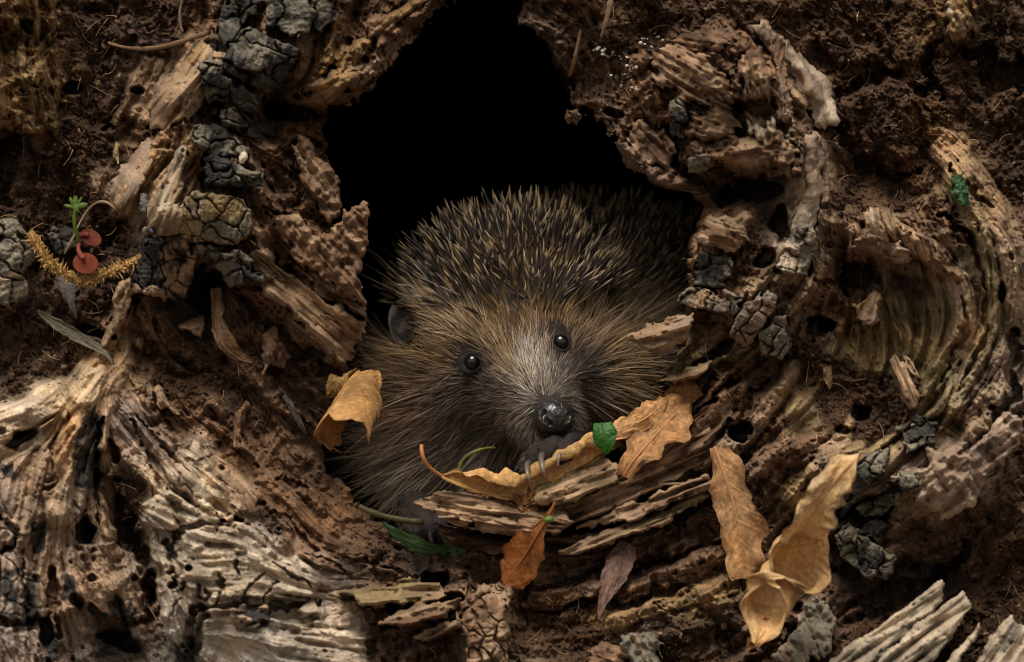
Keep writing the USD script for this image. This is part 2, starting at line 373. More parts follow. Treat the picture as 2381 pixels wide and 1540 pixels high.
# kinds of surface, with ragged borders
wob = 26
WX = GX + wob * vfbm(GX / 70, GY / 70, 3, 4, 0.6)
WY = GY + wob * vfbm(GX / 70, GY / 70, 4, 4, 0.6)
tree = cKDTree(cp)
dk, ik = tree.query(np.stack([WX.ravel(), WY.ravel()], 1), k=6, workers=-1)
wk = 1.0 / (dk + 12.0)**4
wk /= wk.sum(1, keepdims=True)
CW = np.zeros((H * Wd, len(CLS)))
for j in range(6):
    np.add.at(CW, (np.arange(H * Wd), cc[ik[:, j]]), wk[:, j])
CW = CW.reshape(H, Wd, len(CLS))


def cw(name):
    return CW[..., CLS.index(name)]


# direction of the grain
FLOW = [
    [(480, 100), (330, 300), (260, 460)], [(500, 250), (410, 420), (350, 560)], [(520, 420), (470, 560)], [(640, 320), (720, 360), (790, 450)], [(620, 500), (720, 620), (850, 720)], [(590, 640), (700, 750), (800, 850)],
    [(560, 780), (700, 930)], [(240, 840), (150, 920), (0, 1000)], [(260, 850), (200, 940), (150, 1080), (150, 1250)], [(235, 930), (215, 1080), (240, 1250)], [(255, 960), (330, 1020), (420, 1110)], [(280, 940), (420, 1040), (560, 1150)],
    [(330, 1170), (450, 1200), (600, 1270), (750, 1360)], [(390, 1070), (480, 1110), (560, 1190)], [(340, 1250), (370, 1380), (400, 1490)], [(420, 1340), (560, 1350), (740, 1390)], [(470, 1450), (640, 1470), (850, 1520)], [(140, 1300), (200, 1450)], [(50, 1280), (60, 1540)],
    [(560, 1050), (720, 1160), (950, 1330)], [(640, 1000), (800, 1180)], [(780, 1370), (900, 1385), (1060, 1360)], [(860, 1460), (1060, 1400)], [(1110, 1360), (1140, 1540)], [(960, 1160), (1150, 1230), (1330, 1230), (1500, 1180), (1660, 1080), (1800, 960)],
    [(1000, 1230), (1200, 1290), (1380, 1290), (1560, 1210), (1700, 1100)], [(1200, 1360), (1400, 1340), (1600, 1270), (1760, 1180)], [(1250, 1480), (1450, 1450), (1700, 1370)], [(1420, 1120), (1600, 980), (1800, 800)], [(1540, 890), (1700, 790), (1850, 690)], [(1500, 1060), (1640, 930)],
    [(700, 260), (850, 180), (1000, 30)], [(560, 0), (560, 160)], [(700, 0), (680, 130)], [(1230, 40), (1330, 130), (1350, 260)], [(1400, 280), (1480, 390), (1640, 470)], [(1500, 60), (1560, 200), (1640, 300)], [(1620, 120), (1680, 260), (1740, 330)], [(1770, 50), (1880, 190), (1930, 300)], [(1880, 320), (1885, 480), (1850, 600), (1740, 760)],
    [(1650, 520), (1620, 660)], [(1780, 660), (1720, 790)], [(1840, 680), (1800, 830)], [(2020, 490), (2060, 560)], [(1950, 560), (1960, 700)], [(2060, 560), (2080, 740)], [(2190, 330), (2290, 480), (2370, 640), (2350, 850), (2270, 1020)], [(2100, 540), (2220, 640), (2260, 760), (2200, 880), (2090, 1010)], [(2160, 620), (2200, 760), (2130, 920)], [(2250, 1040), (2370, 950)], [(2130, 1180), (2290, 1080)],
    [(1700, 1170), (1830, 1060), (1980, 1040)], [(1850, 1180), (2000, 1060)], [(1800, 1500), (1930, 1400)], [(1900, 1540), (2190, 1350)], [(2000, 1380), (2200, 1250), (2350, 1150)], [(1740, 1300), (1850, 1180)], [(60, 20), (110, 260)],
]
c2, s2, wsum = np.zeros(cx.shape), np.zeros(cx.shape), np.full(cx.shape, 1e-4)
for line in FLOW:
    P = smooth_line(line, 12)
    for a, b in zip(P[:-1], P[1:]):
        th = math.atan2(b[1] - a[1], b[0] - a[0])
        d, _ = seg_dist(cx, cy, [a, b])
        w = 1.0 / (d + 8)**3
        c2 += w * math.cos(2 * th)
        s2 += w * math.sin(2 * th)
c2, s2 = ndimage.gaussian_filter(c2 / np.hypot(c2, s2), 0.7), ndimage.gaussian_filter(s2 / np.hypot(c2, s2), 0.7)
TH = 0.5 * np.arctan2(up(s2), up(c2)) + 0.16 * vfbm(GX / 90, GY / 90, 8, 3)
CT, ST = np.cos(TH).astype(np.float32), np.sin(TH).astype(np.float32)


def lic(noises, lengths):
    """Noise smeared along the grain: fibres that follow the wood."""
    acc = [n.copy() for n in noises]
    cnt = [1] * len(noises)
    ct, st = CT.ravel(), ST.ravel()
    for sign in (1, -1):
        px, py = np.meshgrid(np.arange(Wd, dtype=np.float32), np.arange(H, dtype=np.float32))
        px, py = px.ravel(), py.ravel()
        dx, dy = sign * ct, sign * st
        for i in range(max(lengths)):
            px = np.clip(px + dx, 0, Wd - 1)
            py = np.clip(py + dy, 0, H - 1)
            k = np.rint(py).astype(np.int32) * Wd + np.rint(px).astype(np.int32)
            nx, ny = ct[k], st[k]
            flip = np.where(nx * dx + ny * dy < 0, -1, 1).astype(np.float32)
            dx, dy = nx * flip, ny * flip
            for j, n in enumerate(noises):
                if i < lengths[j]:
                    acc[j] += n.ravel()[k].reshape(n.shape)
                    cnt[j] += 1
    return [(a - a.mean()) / a.std() for a in acc]


def white(sig, seed):
    n = ndimage.gaussian_filter(np.random.default_rng(seed).normal(0, 1, (H, Wd)), sig).astype(np.float32)
    return n / n.std()


F1, F2, F3 = lic([white(0.6, 1), white(1.7, 2), white(4.5, 3)], [9, 26, 44])
PIT = white(1.3, 9)

soil_w = cw('soil') + 0.6 * cw('dark')
wood_w = 1 - soil_w
hard_w = cw('pale') + cw('tan') + cw('pink') + cw('olive')
rot_w = cw('rot') + cw('ochre')
pale_w = cw('pale') + 0.6 * cw('pink')
pq = np.random.default_rng(13).uniform([-300, -250], [2700, 1800], (1300, 2))
pd, _ = cKDTree(pq).query(np.stack([(GX * 0.4 + WX * 0.6).ravel(), (GY * 0.4 + WY * 0.6).ravel()], 1), k=2, workers=-1)
pd = (pd[:, 1] - pd[:, 0]).reshape(H, Wd)
plates = -2.7 * sstep(6.5, 1.0, pd) * sstep(-0.4, 0.5, vfbm(GX / 120, GY / 120, 14, 2))

# fibrous wood, worn into slots and ridges
slot = np.clip(-F2 - 0.9, 0, 2)
wood = 0.9 * F3 + 0.85 * F2 + 0.42 * F1 - 2.0 * slot
terr = 1.6 * (sstep(-0.25, 0.05, F3 + 0.4 * F2) + sstep(0.65, 0.85, F3 + 0.4 * F2))
wood = wood + terr
# rotten wood: flaky, gnawed
crag = vfbm(WX / 62, WY / 50, 21, 5, 0.55) + 0.35 * F3
stairs = np.floor(crag * 1.5) + sstep(0.62, 1.0, crag * 1.5 - np.floor(crag * 1.5))
spongy = 1.9 * stairs + 0.7 * crag + 0.75 * vfbm(GX / 15, GY / 15, 22, 4, 0.7) - 0.8 * np.clip(-PIT - 1.0, 0, 2)
spongy = spongy - 2.6 * np.clip(vfbm(WX / 38, WY / 38, 27, 3, 0.5) - 0.9, 0, 1.2)
# soil: clods and crumbs
pts = np.random.default_rng(12).uniform([-300, -250], [2700, 1800], (900, 2))
d2, _ = cKDTree(pts).query(np.stack([WX.ravel(), WY.ravel()], 1), k=2, workers=-1)
clod = np.clip((d2[:, 1] - d2[:, 0]) / 45, 0, 1).reshape(H, Wd)
soil = 4.2 * np.sqrt(clod) + 2.2 * vfbm(GX / 85, GY / 85, 31, 3, 0.6) + 1.3 * np.abs(vfbm(GX / 22, GY / 22, 32, 4, 0.75)) + 0.35 * white(0.7, 33)
calm = sstep(-40, 40, signed(WX, WY, [(480, 1010), (620, 960), (760, 1080), (850, 1180), (800, 1260), (640, 1190), (520, 1110)]))
E = E + plates * pale_w + (1 - 0.6 * calm) * ( wood * (1.0 * hard_w - 0.52 * pale_w + 0.75 * rot_w + 0.25 * soil_w + 0.5 * (cw('char') + cw('ash'))) + spongy * (1.15 * rot_w + 0.25 * hard_w + 0.4 * soil_w) + (soil - 3.0) * soil_w)


# hand-placed ridges, plates, gaps and holes
def box_of(P, pad):
    P = np.asarray(P, float)
    x0, y0 = P.min(0) - pad
    x1, y1 = P.max(0) + pad
    i0, i1 = np.searchsorted(XS, [x0, x1])
    j0, j1 = np.searchsorted(YS, [y0, y1])
    return slice(max(j0, 0), min(j1 + 1, H)), slice(max(i0, 0), min(i1 + 1, Wd))


def paint(sl, w, kind):
    CW[sl] *= (1 - w)[..., None]
    CW[sl][..., CLS.index(kind)] += w


def ridge(P, w0, w1, h, kind=None, rag=0.35, keep=0.85):
    P = smooth_line(P, 24)
    sl = box_of(P, max(w0, w1) * 2.2)
    d, t = seg_dist(WX[sl] * 0.22 + GX[sl] * 0.78, WY[sl] * 0.22 + GY[sl] * 0.78, P)
    w = w0 + (w1 - w0) * t
    q = d / (w * 1.15) + 0.16 * F3[sl] + 0.10 * F2[sl]
    E[sl] += h * (0.55 * sstep(1.15, 0.1, q) + 0.45 * sstep(1.0, 0.72, q)) * sstep(0, 0.2, np.minimum(t, 1 - t) + 0.07)
    if kind:
        paint(sl, keep * sstep(1.1, 0.7, q), kind)


def plate(P, h, kind=None, edge=9, keep=0.85, rag=7):
    sl = box_of(P, 30)
    d = signed(GX[sl], GY[sl], P) + rag * vfbm(GX[sl] / 26, GY[sl] / 26, 41, 3, 0.6) + 3 * F2[sl]
    m = sstep(-edge * 0.3, edge, d)
    E[sl] += h * m
    if kind:
        paint(sl, keep * sstep(-3, 5, d), kind)


def gap(P, w, depth, rag=0.5):
    P = smooth_line(P, 26)
    P = P + 0.55 * w * np.random.default_rng(int(P[0, 0] * 7 + P[0, 1]) % 99991).normal(0, 1, P.shape)
    sl = box_of(P, w * 3 + 10)
    d, t = seg_dist(GX[sl] + 0.35 * (WX[sl] - GX[sl]), GY[sl] + 0.35 * (WY[sl] - GY[sl]), P)
    q = d / (w * (0.35 + 0.65 * np.sqrt(np.clip(4 * t * (1 - t), 0, 1))) * (1 + rag * 0.5 * vn(GX[sl] / 14, GY[sl] / 14, 44)))
    E[sl] -= depth * sstep(1.25, 0.55, q)


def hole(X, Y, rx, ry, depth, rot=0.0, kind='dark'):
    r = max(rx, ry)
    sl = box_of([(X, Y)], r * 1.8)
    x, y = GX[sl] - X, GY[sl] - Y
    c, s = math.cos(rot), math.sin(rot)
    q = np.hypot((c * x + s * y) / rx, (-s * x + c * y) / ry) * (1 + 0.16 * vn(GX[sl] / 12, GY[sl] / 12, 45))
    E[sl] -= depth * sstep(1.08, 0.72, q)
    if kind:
        paint(sl, 0.8 * sstep(0.95, 0.75, q), kind)  # the pit is darkened too: shade painted into its colour


def stain(P, w, kind, keep=0.9):
    P = smooth_line(P, 10)
    sl = box_of(P, w * 2)
    d, _ = seg_dist(GX[sl], GY[sl], P)
    paint(sl, keep * sstep(1.1, 0.75, d / w + 0.22 * F2[sl] + 0.15 * vn(GX[sl] / 9, GY[sl] / 9, 46)), kind)


# upper left
plate([(0, -100), (125, -100), (140, 60), (108, 150), (145, 230), (125, 300), (40, 310), (-100, 260), (-200, -50)], 7, 'ochre', 14)
plate([(465, 92), (525, 125), (505, 205), (430, 285), (355, 300), (348, 275), (362, 212)], 6, 'tan', 8)
plate([(430, 180), (490, 330), (452, 470), (380, 545), (332, 535), (255, 470), (262, 428), (330, 330), (380, 290)], 4, 'tan', 10)
plate([(375, 470), (455, 495), (442, 565), (345, 550), (328, 530)], 6, 'pale', 9)
plate([(425, 300), (470, 330), (400, 470), (350, 520), (330, 480)], 3, 'pink', 8)
gap([(360, 305), (430, 290), (500, 215)], 10, 7)
gap([(455, 480), (490, 340), (500, 250)], 8, 6)
gap([(300, 515), (250, 540), (240, 560)], 14, 6)
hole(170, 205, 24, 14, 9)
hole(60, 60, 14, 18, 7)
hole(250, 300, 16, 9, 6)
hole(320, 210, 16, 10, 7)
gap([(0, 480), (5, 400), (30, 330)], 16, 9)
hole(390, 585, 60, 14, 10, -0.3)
# wall left of the mouth
plate([(600, 300), (640, 330), (700, 300), (742, 380), (790, 430), (797, 475), (770, 520), (700, 500), (620, 500), (600, 450), (610, 380)], 5, 'rot', 9)
ridge([(690, 310), (740, 380), (785, 440)], 26, 20, 4, 'rot')
gap([(640, 340), (690, 400), (700, 470)], 10, 6)
gap([(600, 470), (660, 500), (720, 520)], 9, 8)
ridge([(600, 540), (690, 660), (780, 740), (840, 780)], 38, 30, 6, 'tan')
ridge([(600, 660), (690, 760), (790, 850)], 30, 26, 6, 'rot')
gap([(640, 590), (720, 690), (830, 740)], 14, 12)
gap([(600, 650), (690, 730), (800, 810)], 8, 5)
gap([(660, 760), (740, 850), (800, 890)], 12, 9)
ridge([(590, 860), (650, 930), (740, 1010)], 22, 16, 5, 'rot')
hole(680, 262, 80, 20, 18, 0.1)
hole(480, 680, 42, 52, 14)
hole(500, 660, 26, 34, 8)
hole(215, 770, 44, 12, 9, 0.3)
# upper rim
ridge([(690, 245), (800, 190), (930, 110)], 34, 22, 7, 'tan')
ridge([(850, 120), (930, 60), (1010, 10)], 26, 18, 5, 'rot')
ridge([(740, 160), (800, 130), (870, 80)], 20, 16, 4, 'ochre')
for X, Y, a, b in ((735, 190, 14, 9), (770, 160, 12, 10), (800, 205, 16, 8), (715, 215, 12, 8), (850, 140, 10, 7), (690, 225, 10, 7), (760, 215, 9, 9)):
    hole(X, Y, a, b, 6, 0.4)
# crooked root, lower left
ridge([(255, 838), (205, 905), (175, 1000), (142, 1100), (158, 1250)], 34, 26, 8, 'tan')
ridge([(225, 885), (110, 930), (-40, 1010)], 40, 34, 7, 'pale')
ridge([(238, 930), (245, 1050), (255, 1150), (240, 1290)], 22, 18, 6, 'tan')
ridge([(270, 950), (360, 1030), (440, 1130)], 44, 34, 5, 'pink')
stain([(212, 985), (202, 1060), (205, 1115)], 32, 'char', 0.95)
gap([(262, 1020), (262, 1120), (300, 1230), (345, 1390)], 20, 14)
gap([(175, 1180), (205, 1260), (215, 1330)], 8, 6)
gap([(150, 960), (130, 1040), (120, 1120)], 8, 6)
gap([(235, 960), (222, 1080), (235, 1210)], 7, 6)
gap([(300, 980), (350, 1040), (380, 1130)], 6, 5)
gap([(320, 970), (390, 1040), (440, 1100)], 5, 4)
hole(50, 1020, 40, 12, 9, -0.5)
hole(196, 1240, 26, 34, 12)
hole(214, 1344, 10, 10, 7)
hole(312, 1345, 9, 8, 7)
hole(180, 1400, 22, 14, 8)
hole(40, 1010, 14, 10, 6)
plate([(0, 1200), (70, 1210), (90, 1260), (60, 1290), (20, 1270), (-60, 1260)], 4, 'pink')
plate([(25, 1250), (80, 1215), (75, 1260), (55, 1275)], 3, 'tan')
plate([(-60, 1285), (50, 1285), (90, 1330), (118, 1440), (80, 1452), (-60, 1442)], 6, 'pink', 7)
plate([(-60, 1455), (78, 1465), (92, 1520), (85, 1600), (-60, 1600)], 5, 'pink', 7)
gap([(-20, 1448), (60, 1455), (100, 1440)], 7, 9)
gap([(60, 1300), (55, 1360), (60, 1440)], 4, 5)
gap([(0, 1200), (40, 1240), (10, 1290)], 7, 8)
plate([(130, 1340), (165, 1285), (235, 1265), (315, 1262), (338, 1430), (300, 1460), (250, 1440), (190, 1405), (145, 1440)], 7, 'pink', 9)
hole(280, 1490, 46, 20, 13, 0.3)
hole(110, 1470, 18, 40, 12)
gap([(118, 1330), (125, 1420), (130, 1500)], 12, 12)
for P, w in (([(20, 1370), (30, 1400)], 22), ([(70, 1345), (72, 1430)], 12), ([(165, 1350), (160, 1385)], 16), ([(270, 1410), (300, 1425)], 22), ([(215, 1420), (240, 1435)], 16), ([(122, 1480), (125, 1520)], 18), ([(85, 1235), (90, 1270)], 18), ([(10, 1085), (25, 1100)], 16), ([(15, 1345), (40, 1330)], 10), ([(525, 1345), (545, 1352)], 11), ([(470, 1332), (480, 1336)], 9)):
    stain(P, w, 'char', 0.95)
# pale root body
plate([(315, 1165), (390, 1145), (440, 1163), (560, 1200), (620, 1225), (700, 1290), (748, 1350), (740, 1382), (700, 1402), (570, 1400), (500, 1422), (470, 1445), (432, 1505), (390, 1482), (352, 1352), (335, 1250)], 9, 'pale', 16)
plate([(385, 1085), (450, 1042), (505, 1090), (545, 1150), (565, 1192), (450, 1162), (385, 1135)], 6, 'pale', 12)
plate([(335, 1190), (380, 1165), (420, 1205), (410, 1240), (345, 1245)], 5, 'pale', 10)
plate([(395, 1300), (440, 1285), (500, 1320), (500, 1360), (540, 1380), (500, 1410), (440, 1390), (400, 1350)], 4, 'pale', 9)
plate([(415, 1215), (470, 1235), (560, 1245), (640, 1310), (600, 1300), (480, 1270), (420, 1280)], 3, 'pale', 8)
plate([(462, 1450), (490, 1420), (540, 1415), (600, 1445), (700, 1450), (770, 1450), (850, 1482), (860, 1540), (840, 1700), (460, 1700)], 8, 'pale', 12)
plate([(545, 1425), (620, 1415), (625, 1445), (570, 1450)], 4, 'tan', 6)
plate([(680, 1410), (740, 1395), (750, 1425), (700, 1435)], 4, 'pale', 6)
gap([(388, 1262), (430, 1228), (490, 1205), (562, 1195)], 7, 8)
gap([(395, 1265), (405, 1300), (400, 1345)], 10, 8)
gap([(440, 1160), (500, 1180), (560, 1195)], 5, 4)
hole(440, 1322, 9, 8, 6)
hole(405, 1362, 12, 9, 7)
hole(520, 1210, 7, 4, 5)
gap([(460, 1410), (445, 1460), (430, 1510)], 9, 10)
gap([(470, 1425), (520, 1408), (620, 1412), (740, 1400)], 7, 8)
for P in ([(495, 1320), (500, 1370), (495, 1410)], [(600, 1330), (560, 1370), (555, 1400)], [(655, 1350), (620, 1365), (605, 1390)], [(430, 1340), (420, 1380)], [(640, 1300), (690, 1330), (720, 1360)], [(540, 1290), (530, 1330)], [(470, 1360), (482, 1385), (478, 1400)], [(455, 1350), (470, 1390)]):
    gap(P, 3.0, 4.5)
# slope below the cavity
for P in ([(560, 1180), (640, 1190), (690, 1230)], [(640, 1130), (720, 1200), (800, 1260)], [(660, 1250), (740, 1290), (830, 1330)], [(700, 1120), (760, 1170)], [(760, 1250), (840, 1290), (920, 1330)]):
    ridge(P, 14, 10, 4, 'rot', 0.8)
for P in ([(600, 1170), (680, 1210), (750, 1260)], [(720, 1270), (800, 1320)], [(650, 1100), (720, 1130)], [(830, 1290), (930, 1330)]):
    gap(P, 7, 5)
# below the ledge
ridge([(1200, 1330), (1330, 1300), (1500, 1290), (1600, 1250)], 26, 16, 5, 'rot')
ridge([(1220, 1390), (1400, 1370), (1560, 1330), (1720, 1270)], 22, 18, 5, 'rot')
ridge([(1400, 1440), (1560, 1400), (1720, 1350)], 24, 20, 6, 'ochre')
ridge([(1440, 1500), (1600, 1470), (1740, 1410)], 18, 14, 5, 'soil')
gap([(1210, 1355), (1400, 1335), (1560, 1300), (1700, 1240)], 9, 8)
gap([(1250, 1420), (1450, 1400), (1600, 1360)], 9, 7)
gap([(1213, 1330), (1210, 1370), (1215, 1400)], 8, 10)
hole(1010, 1350, 40, 22, 12)
hole(1060, 1390, 26, 14, 9)
# right inner wall: rays of fibre climbing to the right
for P, w, h, k in (([(1500, 1080), (1620, 990), (1740, 900)], 18, 6, 'rot'), ([(1560, 1120), (1680, 1040), (1800, 930), (1850, 850)], 22, 6, 'tan'), ([(1540, 1000), (1640, 930), (1720, 850)], 12, 5, 'rot'), ([(1560, 900), (1680, 840), (1760, 790)], 12, 4, 'olive'), ([(1700, 1130), (1780, 1080), (1900, 1020)], 24, 6, 'rot'), ([(1640, 1200), (1720, 1130)], 20, 5, 'rot'), ([(1820, 1170), (1900, 1100), (1990, 1040)], 28, 7, 'olive')):
    ridge(P, w, w * 0.7, h, k)
for P in ([(1520, 1040), (1630, 960), (1720, 890)], [(1560, 1090), (1670, 1010), (1780, 900)], [(1600, 870), (1700, 810)], [(1640, 1130), (1740, 1060)], [(1600, 1180), (1680, 1130)]):
    gap(P, 8, 8)
hole(1722, 1005, 36, 30, 22, -0.4)
hole(1590, 1170, 26, 10, 12, -0.4)
hole(1650, 940, 30, 8, 10, -0.5)
gap([(1770, 1180), (1760, 1240), (1780, 1300)], 12, 8)
# wall right of the mouth
ridge([(1230, 30), (1310, 110), (1345, 200), (1340, 265)], 26, 18, 6, 'rot')
ridge([(1380, 270), (1440, 330), (1500, 400), (1600, 440)], 26, 22, 5, 'rot')
plate([(1460, 130), (1600, 110), (1690, 230), (1720, 300), (1600, 330), (1500, 250)], 5, 'rot', 12)
plate([(1600, 100), (1740, 60), (1800, 170), (1800, 240), (1700, 250), (1620, 190)], 6, 'rot', 10)
plate([(1560, 330), (1700, 310), (1800, 300), (1870, 330), (1860, 400), (1720, 420), (1600, 410)], 6, 'rot', 10)
ridge([(1800, 240), (1830, 290), (1840, 340)], 24, 18, 5, 'tan')
ridge([(1640, 180), (1670, 250)], 16, 14, 4, 'pink')
gap([(1700, 250), (1760, 240), (1810, 260)], 16, 10)
hole(1760, 440, 60, 34, 14, 0.1)
hole(1690, 460, 34, 22, 10)
hole(1430, 265, 26, 10, 7, 0.2)
hole(1590, 470, 40, 16, 10, 0.3)
hole(1815, 520, 24, 40, 12)
hole(1780, 600, 30, 26, 8)
hole(1880, 620, 10, 26, 8)
for X, Y in ((1620, 230), (1660, 330), (1710, 360), (1740, 190), (1560, 380), (1650, 200), (1700, 600), (1660, 540), (1540, 150), (1580, 250)):
    hole(X, Y, 12, 9, 5, 0.4)
ridge([(1640, 520), (1700, 500), (1750, 500)], 28, 24, 5, 'rot')
ridge([(1700, 680), (1770, 660), (1850, 640)], 24, 18, 5, 'tan')
ridge([(1820, 730), (1860, 700), (1880, 640)], 16, 14, 5, 'tan')
# soil bank, upper right
plate([(1955, 255), (2010, 200), (2080, 168), (2125, 210), (2175, 270), (2172, 340), (2040, 385), (1995, 350)], 7, 'soil', 16)
plate([(1880, 90), (1960, 70), (2060, 110), (2040, 160), (1940, 150)], 5, 'soil', 12)
gap([(1960, 270), (1985, 360), (2040, 395), (2130, 385)], 12, 8)
gap([(1940, 230), (2010, 190), (2080, 160)], 10, 7)
gap([(2270, 130), (2310, 180), (2380, 190)], 24, 14)
gap([(2210, 380), (2260, 440), (2300, 480)], 8, 6)
gap([(2180, 110), (2160, 170), (2190, 240)], 10, 8)
hole(2140, 215, 16, 14, 9)
# curled ridge, right
ridge([(2205, 335), (2262, 430), (2318, 540), (2352, 660), (2345, 790), (2318, 900), (2280, 1010)], 40, 34, 10, 'tan')
ridge([(2215, 430), (2265, 520), (2300, 620), (2300, 760), (2260, 880), (2200, 980)], 24, 20, 7, 'olive')
ridge([(2030, 500), (2110, 560), (2190, 610), (2240, 690), (2240, 780)], 24, 22, 8, 'tan')
gap([(2180, 500), (2250, 560), (2290, 680), (2285, 800), (2240, 900)], 8, 7)
gap([(2210, 530), (2280, 590)], 8, 6)
gap([(2365, 760), (2345, 880), (2330, 960)], 12, 10)
gap([(2240, 700), (2235, 800), (2190, 890)], 5, 4)
hole(2330, 680, 9, 34, 8)
hole(1990, 640, 50, 34, 8)
hole(1905, 760, 40, 24, 8)
ridge([(1990, 560), (2000, 620)], 12, 10, 4, 'rot')
for X in (2075, 2100, 2130):
    ridge([(X, 740), (X + 12, 800), (X - 6, 850)], 10, 8, 4, 'olive')
gap([(1880, 650), (1930, 660), (1960, 690)], 6, 6)
hole(1885, 745, 14, 12, 10)
hole(1925, 760, 20, 16, 12)
hole(2000, 960, 24, 18, 12)
hole(1960, 1000, 20, 12, 10)
ridge([(1900, 1110), (1960, 1000), (1985, 960)], 30, 10, 6, 'tan')
ridge([(2000, 1060), (2090, 1010), (2200, 930), (2210, 870)], 12, 8, 7, 'olive')
# lower right
gap([(2150, 1360), (2200, 1320), (2250, 1260)], 12, 12)
hole(2060, 1390, 90, 40, 8, -0.4)
hole(1990, 1320, 50, 30, 6, -0.4)
hole(2030, 1195, 60, 30, 8, -0.6)
gap([(1780, 1330), (1830, 1440), (1760, 1540)], 20, 10)

# insect holes over the bare wood
prng = np.random.default_rng(17)
n = 0
while n < 300:
    X, Y = prng.uniform(-100, 2480), prng.uniform(-50, 1590)
    i, j = int((Y - YS[0]) / STEP), int((X - XS[0]) / STEP)
    if prng.random() < hard_w[i, j] * 0.35 + rot_w[i, j]:
        r = prng.choice([3, 4.2, 6, 9], p=[0.45, 0.35, 0.15, 0.05])
        hole(X, Y, r * prng.uniform(1, 2.2), r, 1.5 + 0.35 * r, TH[i, j], None)
        n += 1

# the mouth of the hollow
MOUTH = [(1052, -60), (1050, 0), (985, 70), (940, 108), (880, 170), (845, 225), (805, 250), (760, 252), (742, 300), (748, 345), (770, 385), (792, 428), (800, 470), (790, 520), (800, 560), (820, 640), (845, 715), (850, 770), (800, 850), (790, 920), (760, 990), (745, 1040), (770, 1100), (830, 1160), (880, 1220), (960, 1250), (1080, 1240), (1220, 1215), (1340, 1190),
         (1420, 1130), (1480, 1060), (1540, 980), (1580, 920), (1545, 880), (1590, 830), (1600, 770), (1585, 720), (1600, 650), (1618, 570), (1625, 520), (1645, 478), (1600, 440), (1560, 432), (1505, 405), (1465, 400), (1445, 350), (1428, 325), (1400, 280), (1362, 255), (1345, 262), (1332, 272), (1326, 240), (1334, 190), (1318, 148), (1288, 108), (1250, 85), (1212, 55), (1217, 0), (1215, -60)]
sd = signed(GX, GY, MOUTH) + 8 * vfbm(GX / 30, GY / 30, 51, 4, 0.65) + 1.5 * F2
OPEN = sd > 0
# the rim rolls back into the dark
E -= 7.0 * np.clip(1 + sd / 38, 0, 1)**2

# ---- surface colours: what the wood itself is like, plus shade painted into the pits
CW = np.clip(CW, 0, None)
CW /= CW.sum(-1, keepdims=True)
RGB = CW @ np.array([COL[c] for c in CLS])
tone = 1 + 0.16 * vfbm(GX / 45, GY / 45, 61, 4, 0.6)[..., None]
tint = vfbm(GX / 110, GY / 110, 62, 3, 0.6)[..., None]
f_a, f_b = lic([white(0.6, 71), white(2.0, 72)], [12, 30])
fib = 1 + (0.20 * f_a + 0.16 * f_b)[..., None] * np.clip(CW[..., [CLS.index(c) for c in ('pale', 'tan', 'pink', 'olive', 'rot', 'ochre')]].sum(-1), 0.2, 1)[..., None]
RGB = RGB * np.clip(tone, 0.5, 1.6) * np.clip(fib, 0.35, 1.8) * (1 + tint * np.array([0.05, 0.0, -0.08]))
# scattered pale grit and fibre bits in the soil
grit = (white(0.5, 73) > 3.0) & (CW[..., CLS.index('soil')] > 0.4)
RGB[grit] = (0.30, 0.2, 0.11)
RGB = np.clip(RGB, 0.012, 0.75)

# ---- mesh
Es = ndimage.gaussian_filter(E, 9)
P3 = at(GX, GY, E)
# ridges lean out over what lies below them: move each point along the broad surface normal
gy_, gx_ = np.gradient(ndimage.gaussian_filter(E, 5) * MM, STEP * PX)
hi = ndimage.gaussian_filter(np.clip((E - ndimage.gaussian_filter(E, 14)) * MM, -0.004, 0.004), 2.5)
sl_ = np.sqrt(1 + gx_**2 + gy_**2)
P3[..., 0] += -gx_ / sl_ * hi * 0.07
P3[..., 2] += gy_ / sl_ * hi * 0.07
idx = np.arange(H * Wd).reshape(H, Wd)
a, b, c, d = idx[:-1, :-1], idx[:-1, 1:], idx[1:, 1:], idx[1:, :-1]
closed = ~(OPEN[:-1, :-1] | OPEN[:-1, 1:] | OPEN[1:, 1:] | OPEN[1:, :-1])
quads = np.stack([a, d, c, b], -1)[closed]
V = P3.reshape(-1, 3)
NRM = vnormals(V, np.vstack([quads[:, [0, 1, 2]], quads[:, [0, 2, 3]]]))
VC = RGB.reshape(-1, 3)
REGION = {
    'pale_root': [(300, 1150), (380, 1030), (520, 1040), (600, 1180), (760, 1330), (870, 1470), (900, 1760), (330, 1760), (340, 1400)],
    'crooked_root': [(-300, 960), (200, 830), (270, 820), (330, 940), (420, 1060), (380, 1130), (310, 1160), (350, 1400), (340, 1760), (-300, 1760)],
    'curled_ridge': [(2000, 480), (2190, 310), (2300, 360), (2420, 640), (2420, 860), (2330, 1040), (2180, 1040), (2060, 1010), (2000, 860), (1960, 640)],
    'fibrous_floor': [(900, 1320), (960, 1260), (1300, 1300), (1480, 1080), (1600, 880), (1800, 780), (1900, 1050), (1760, 1300), (1760, 1760), (900, 1760)],
}
lab = np.zeros((H, Wd), int)
for k, (nm, P) in enumerate(REGION.items()):
    lab[signed(WX, WY, P) > 0] = k + 1
lab[CW[..., CLS.index('soil')] > 0.55] = 9
lab = ndimage.median_filter(lab, 9)
lab_size = lab[:-1, :-1][closed]
log = thing('hollow_log', 'old rotten hollow log of brown and grey wood with charred patches around the dark hole', 'hollow log')


def part_of(sel, parent, name, mat, **kw):
    q = quads[sel]
    ids, inv = np.unique(q, return_inverse=True)
    return put(parent, name, V[ids], inv.reshape(q.shape), mat, VC[ids], NRM[ids], **kw)


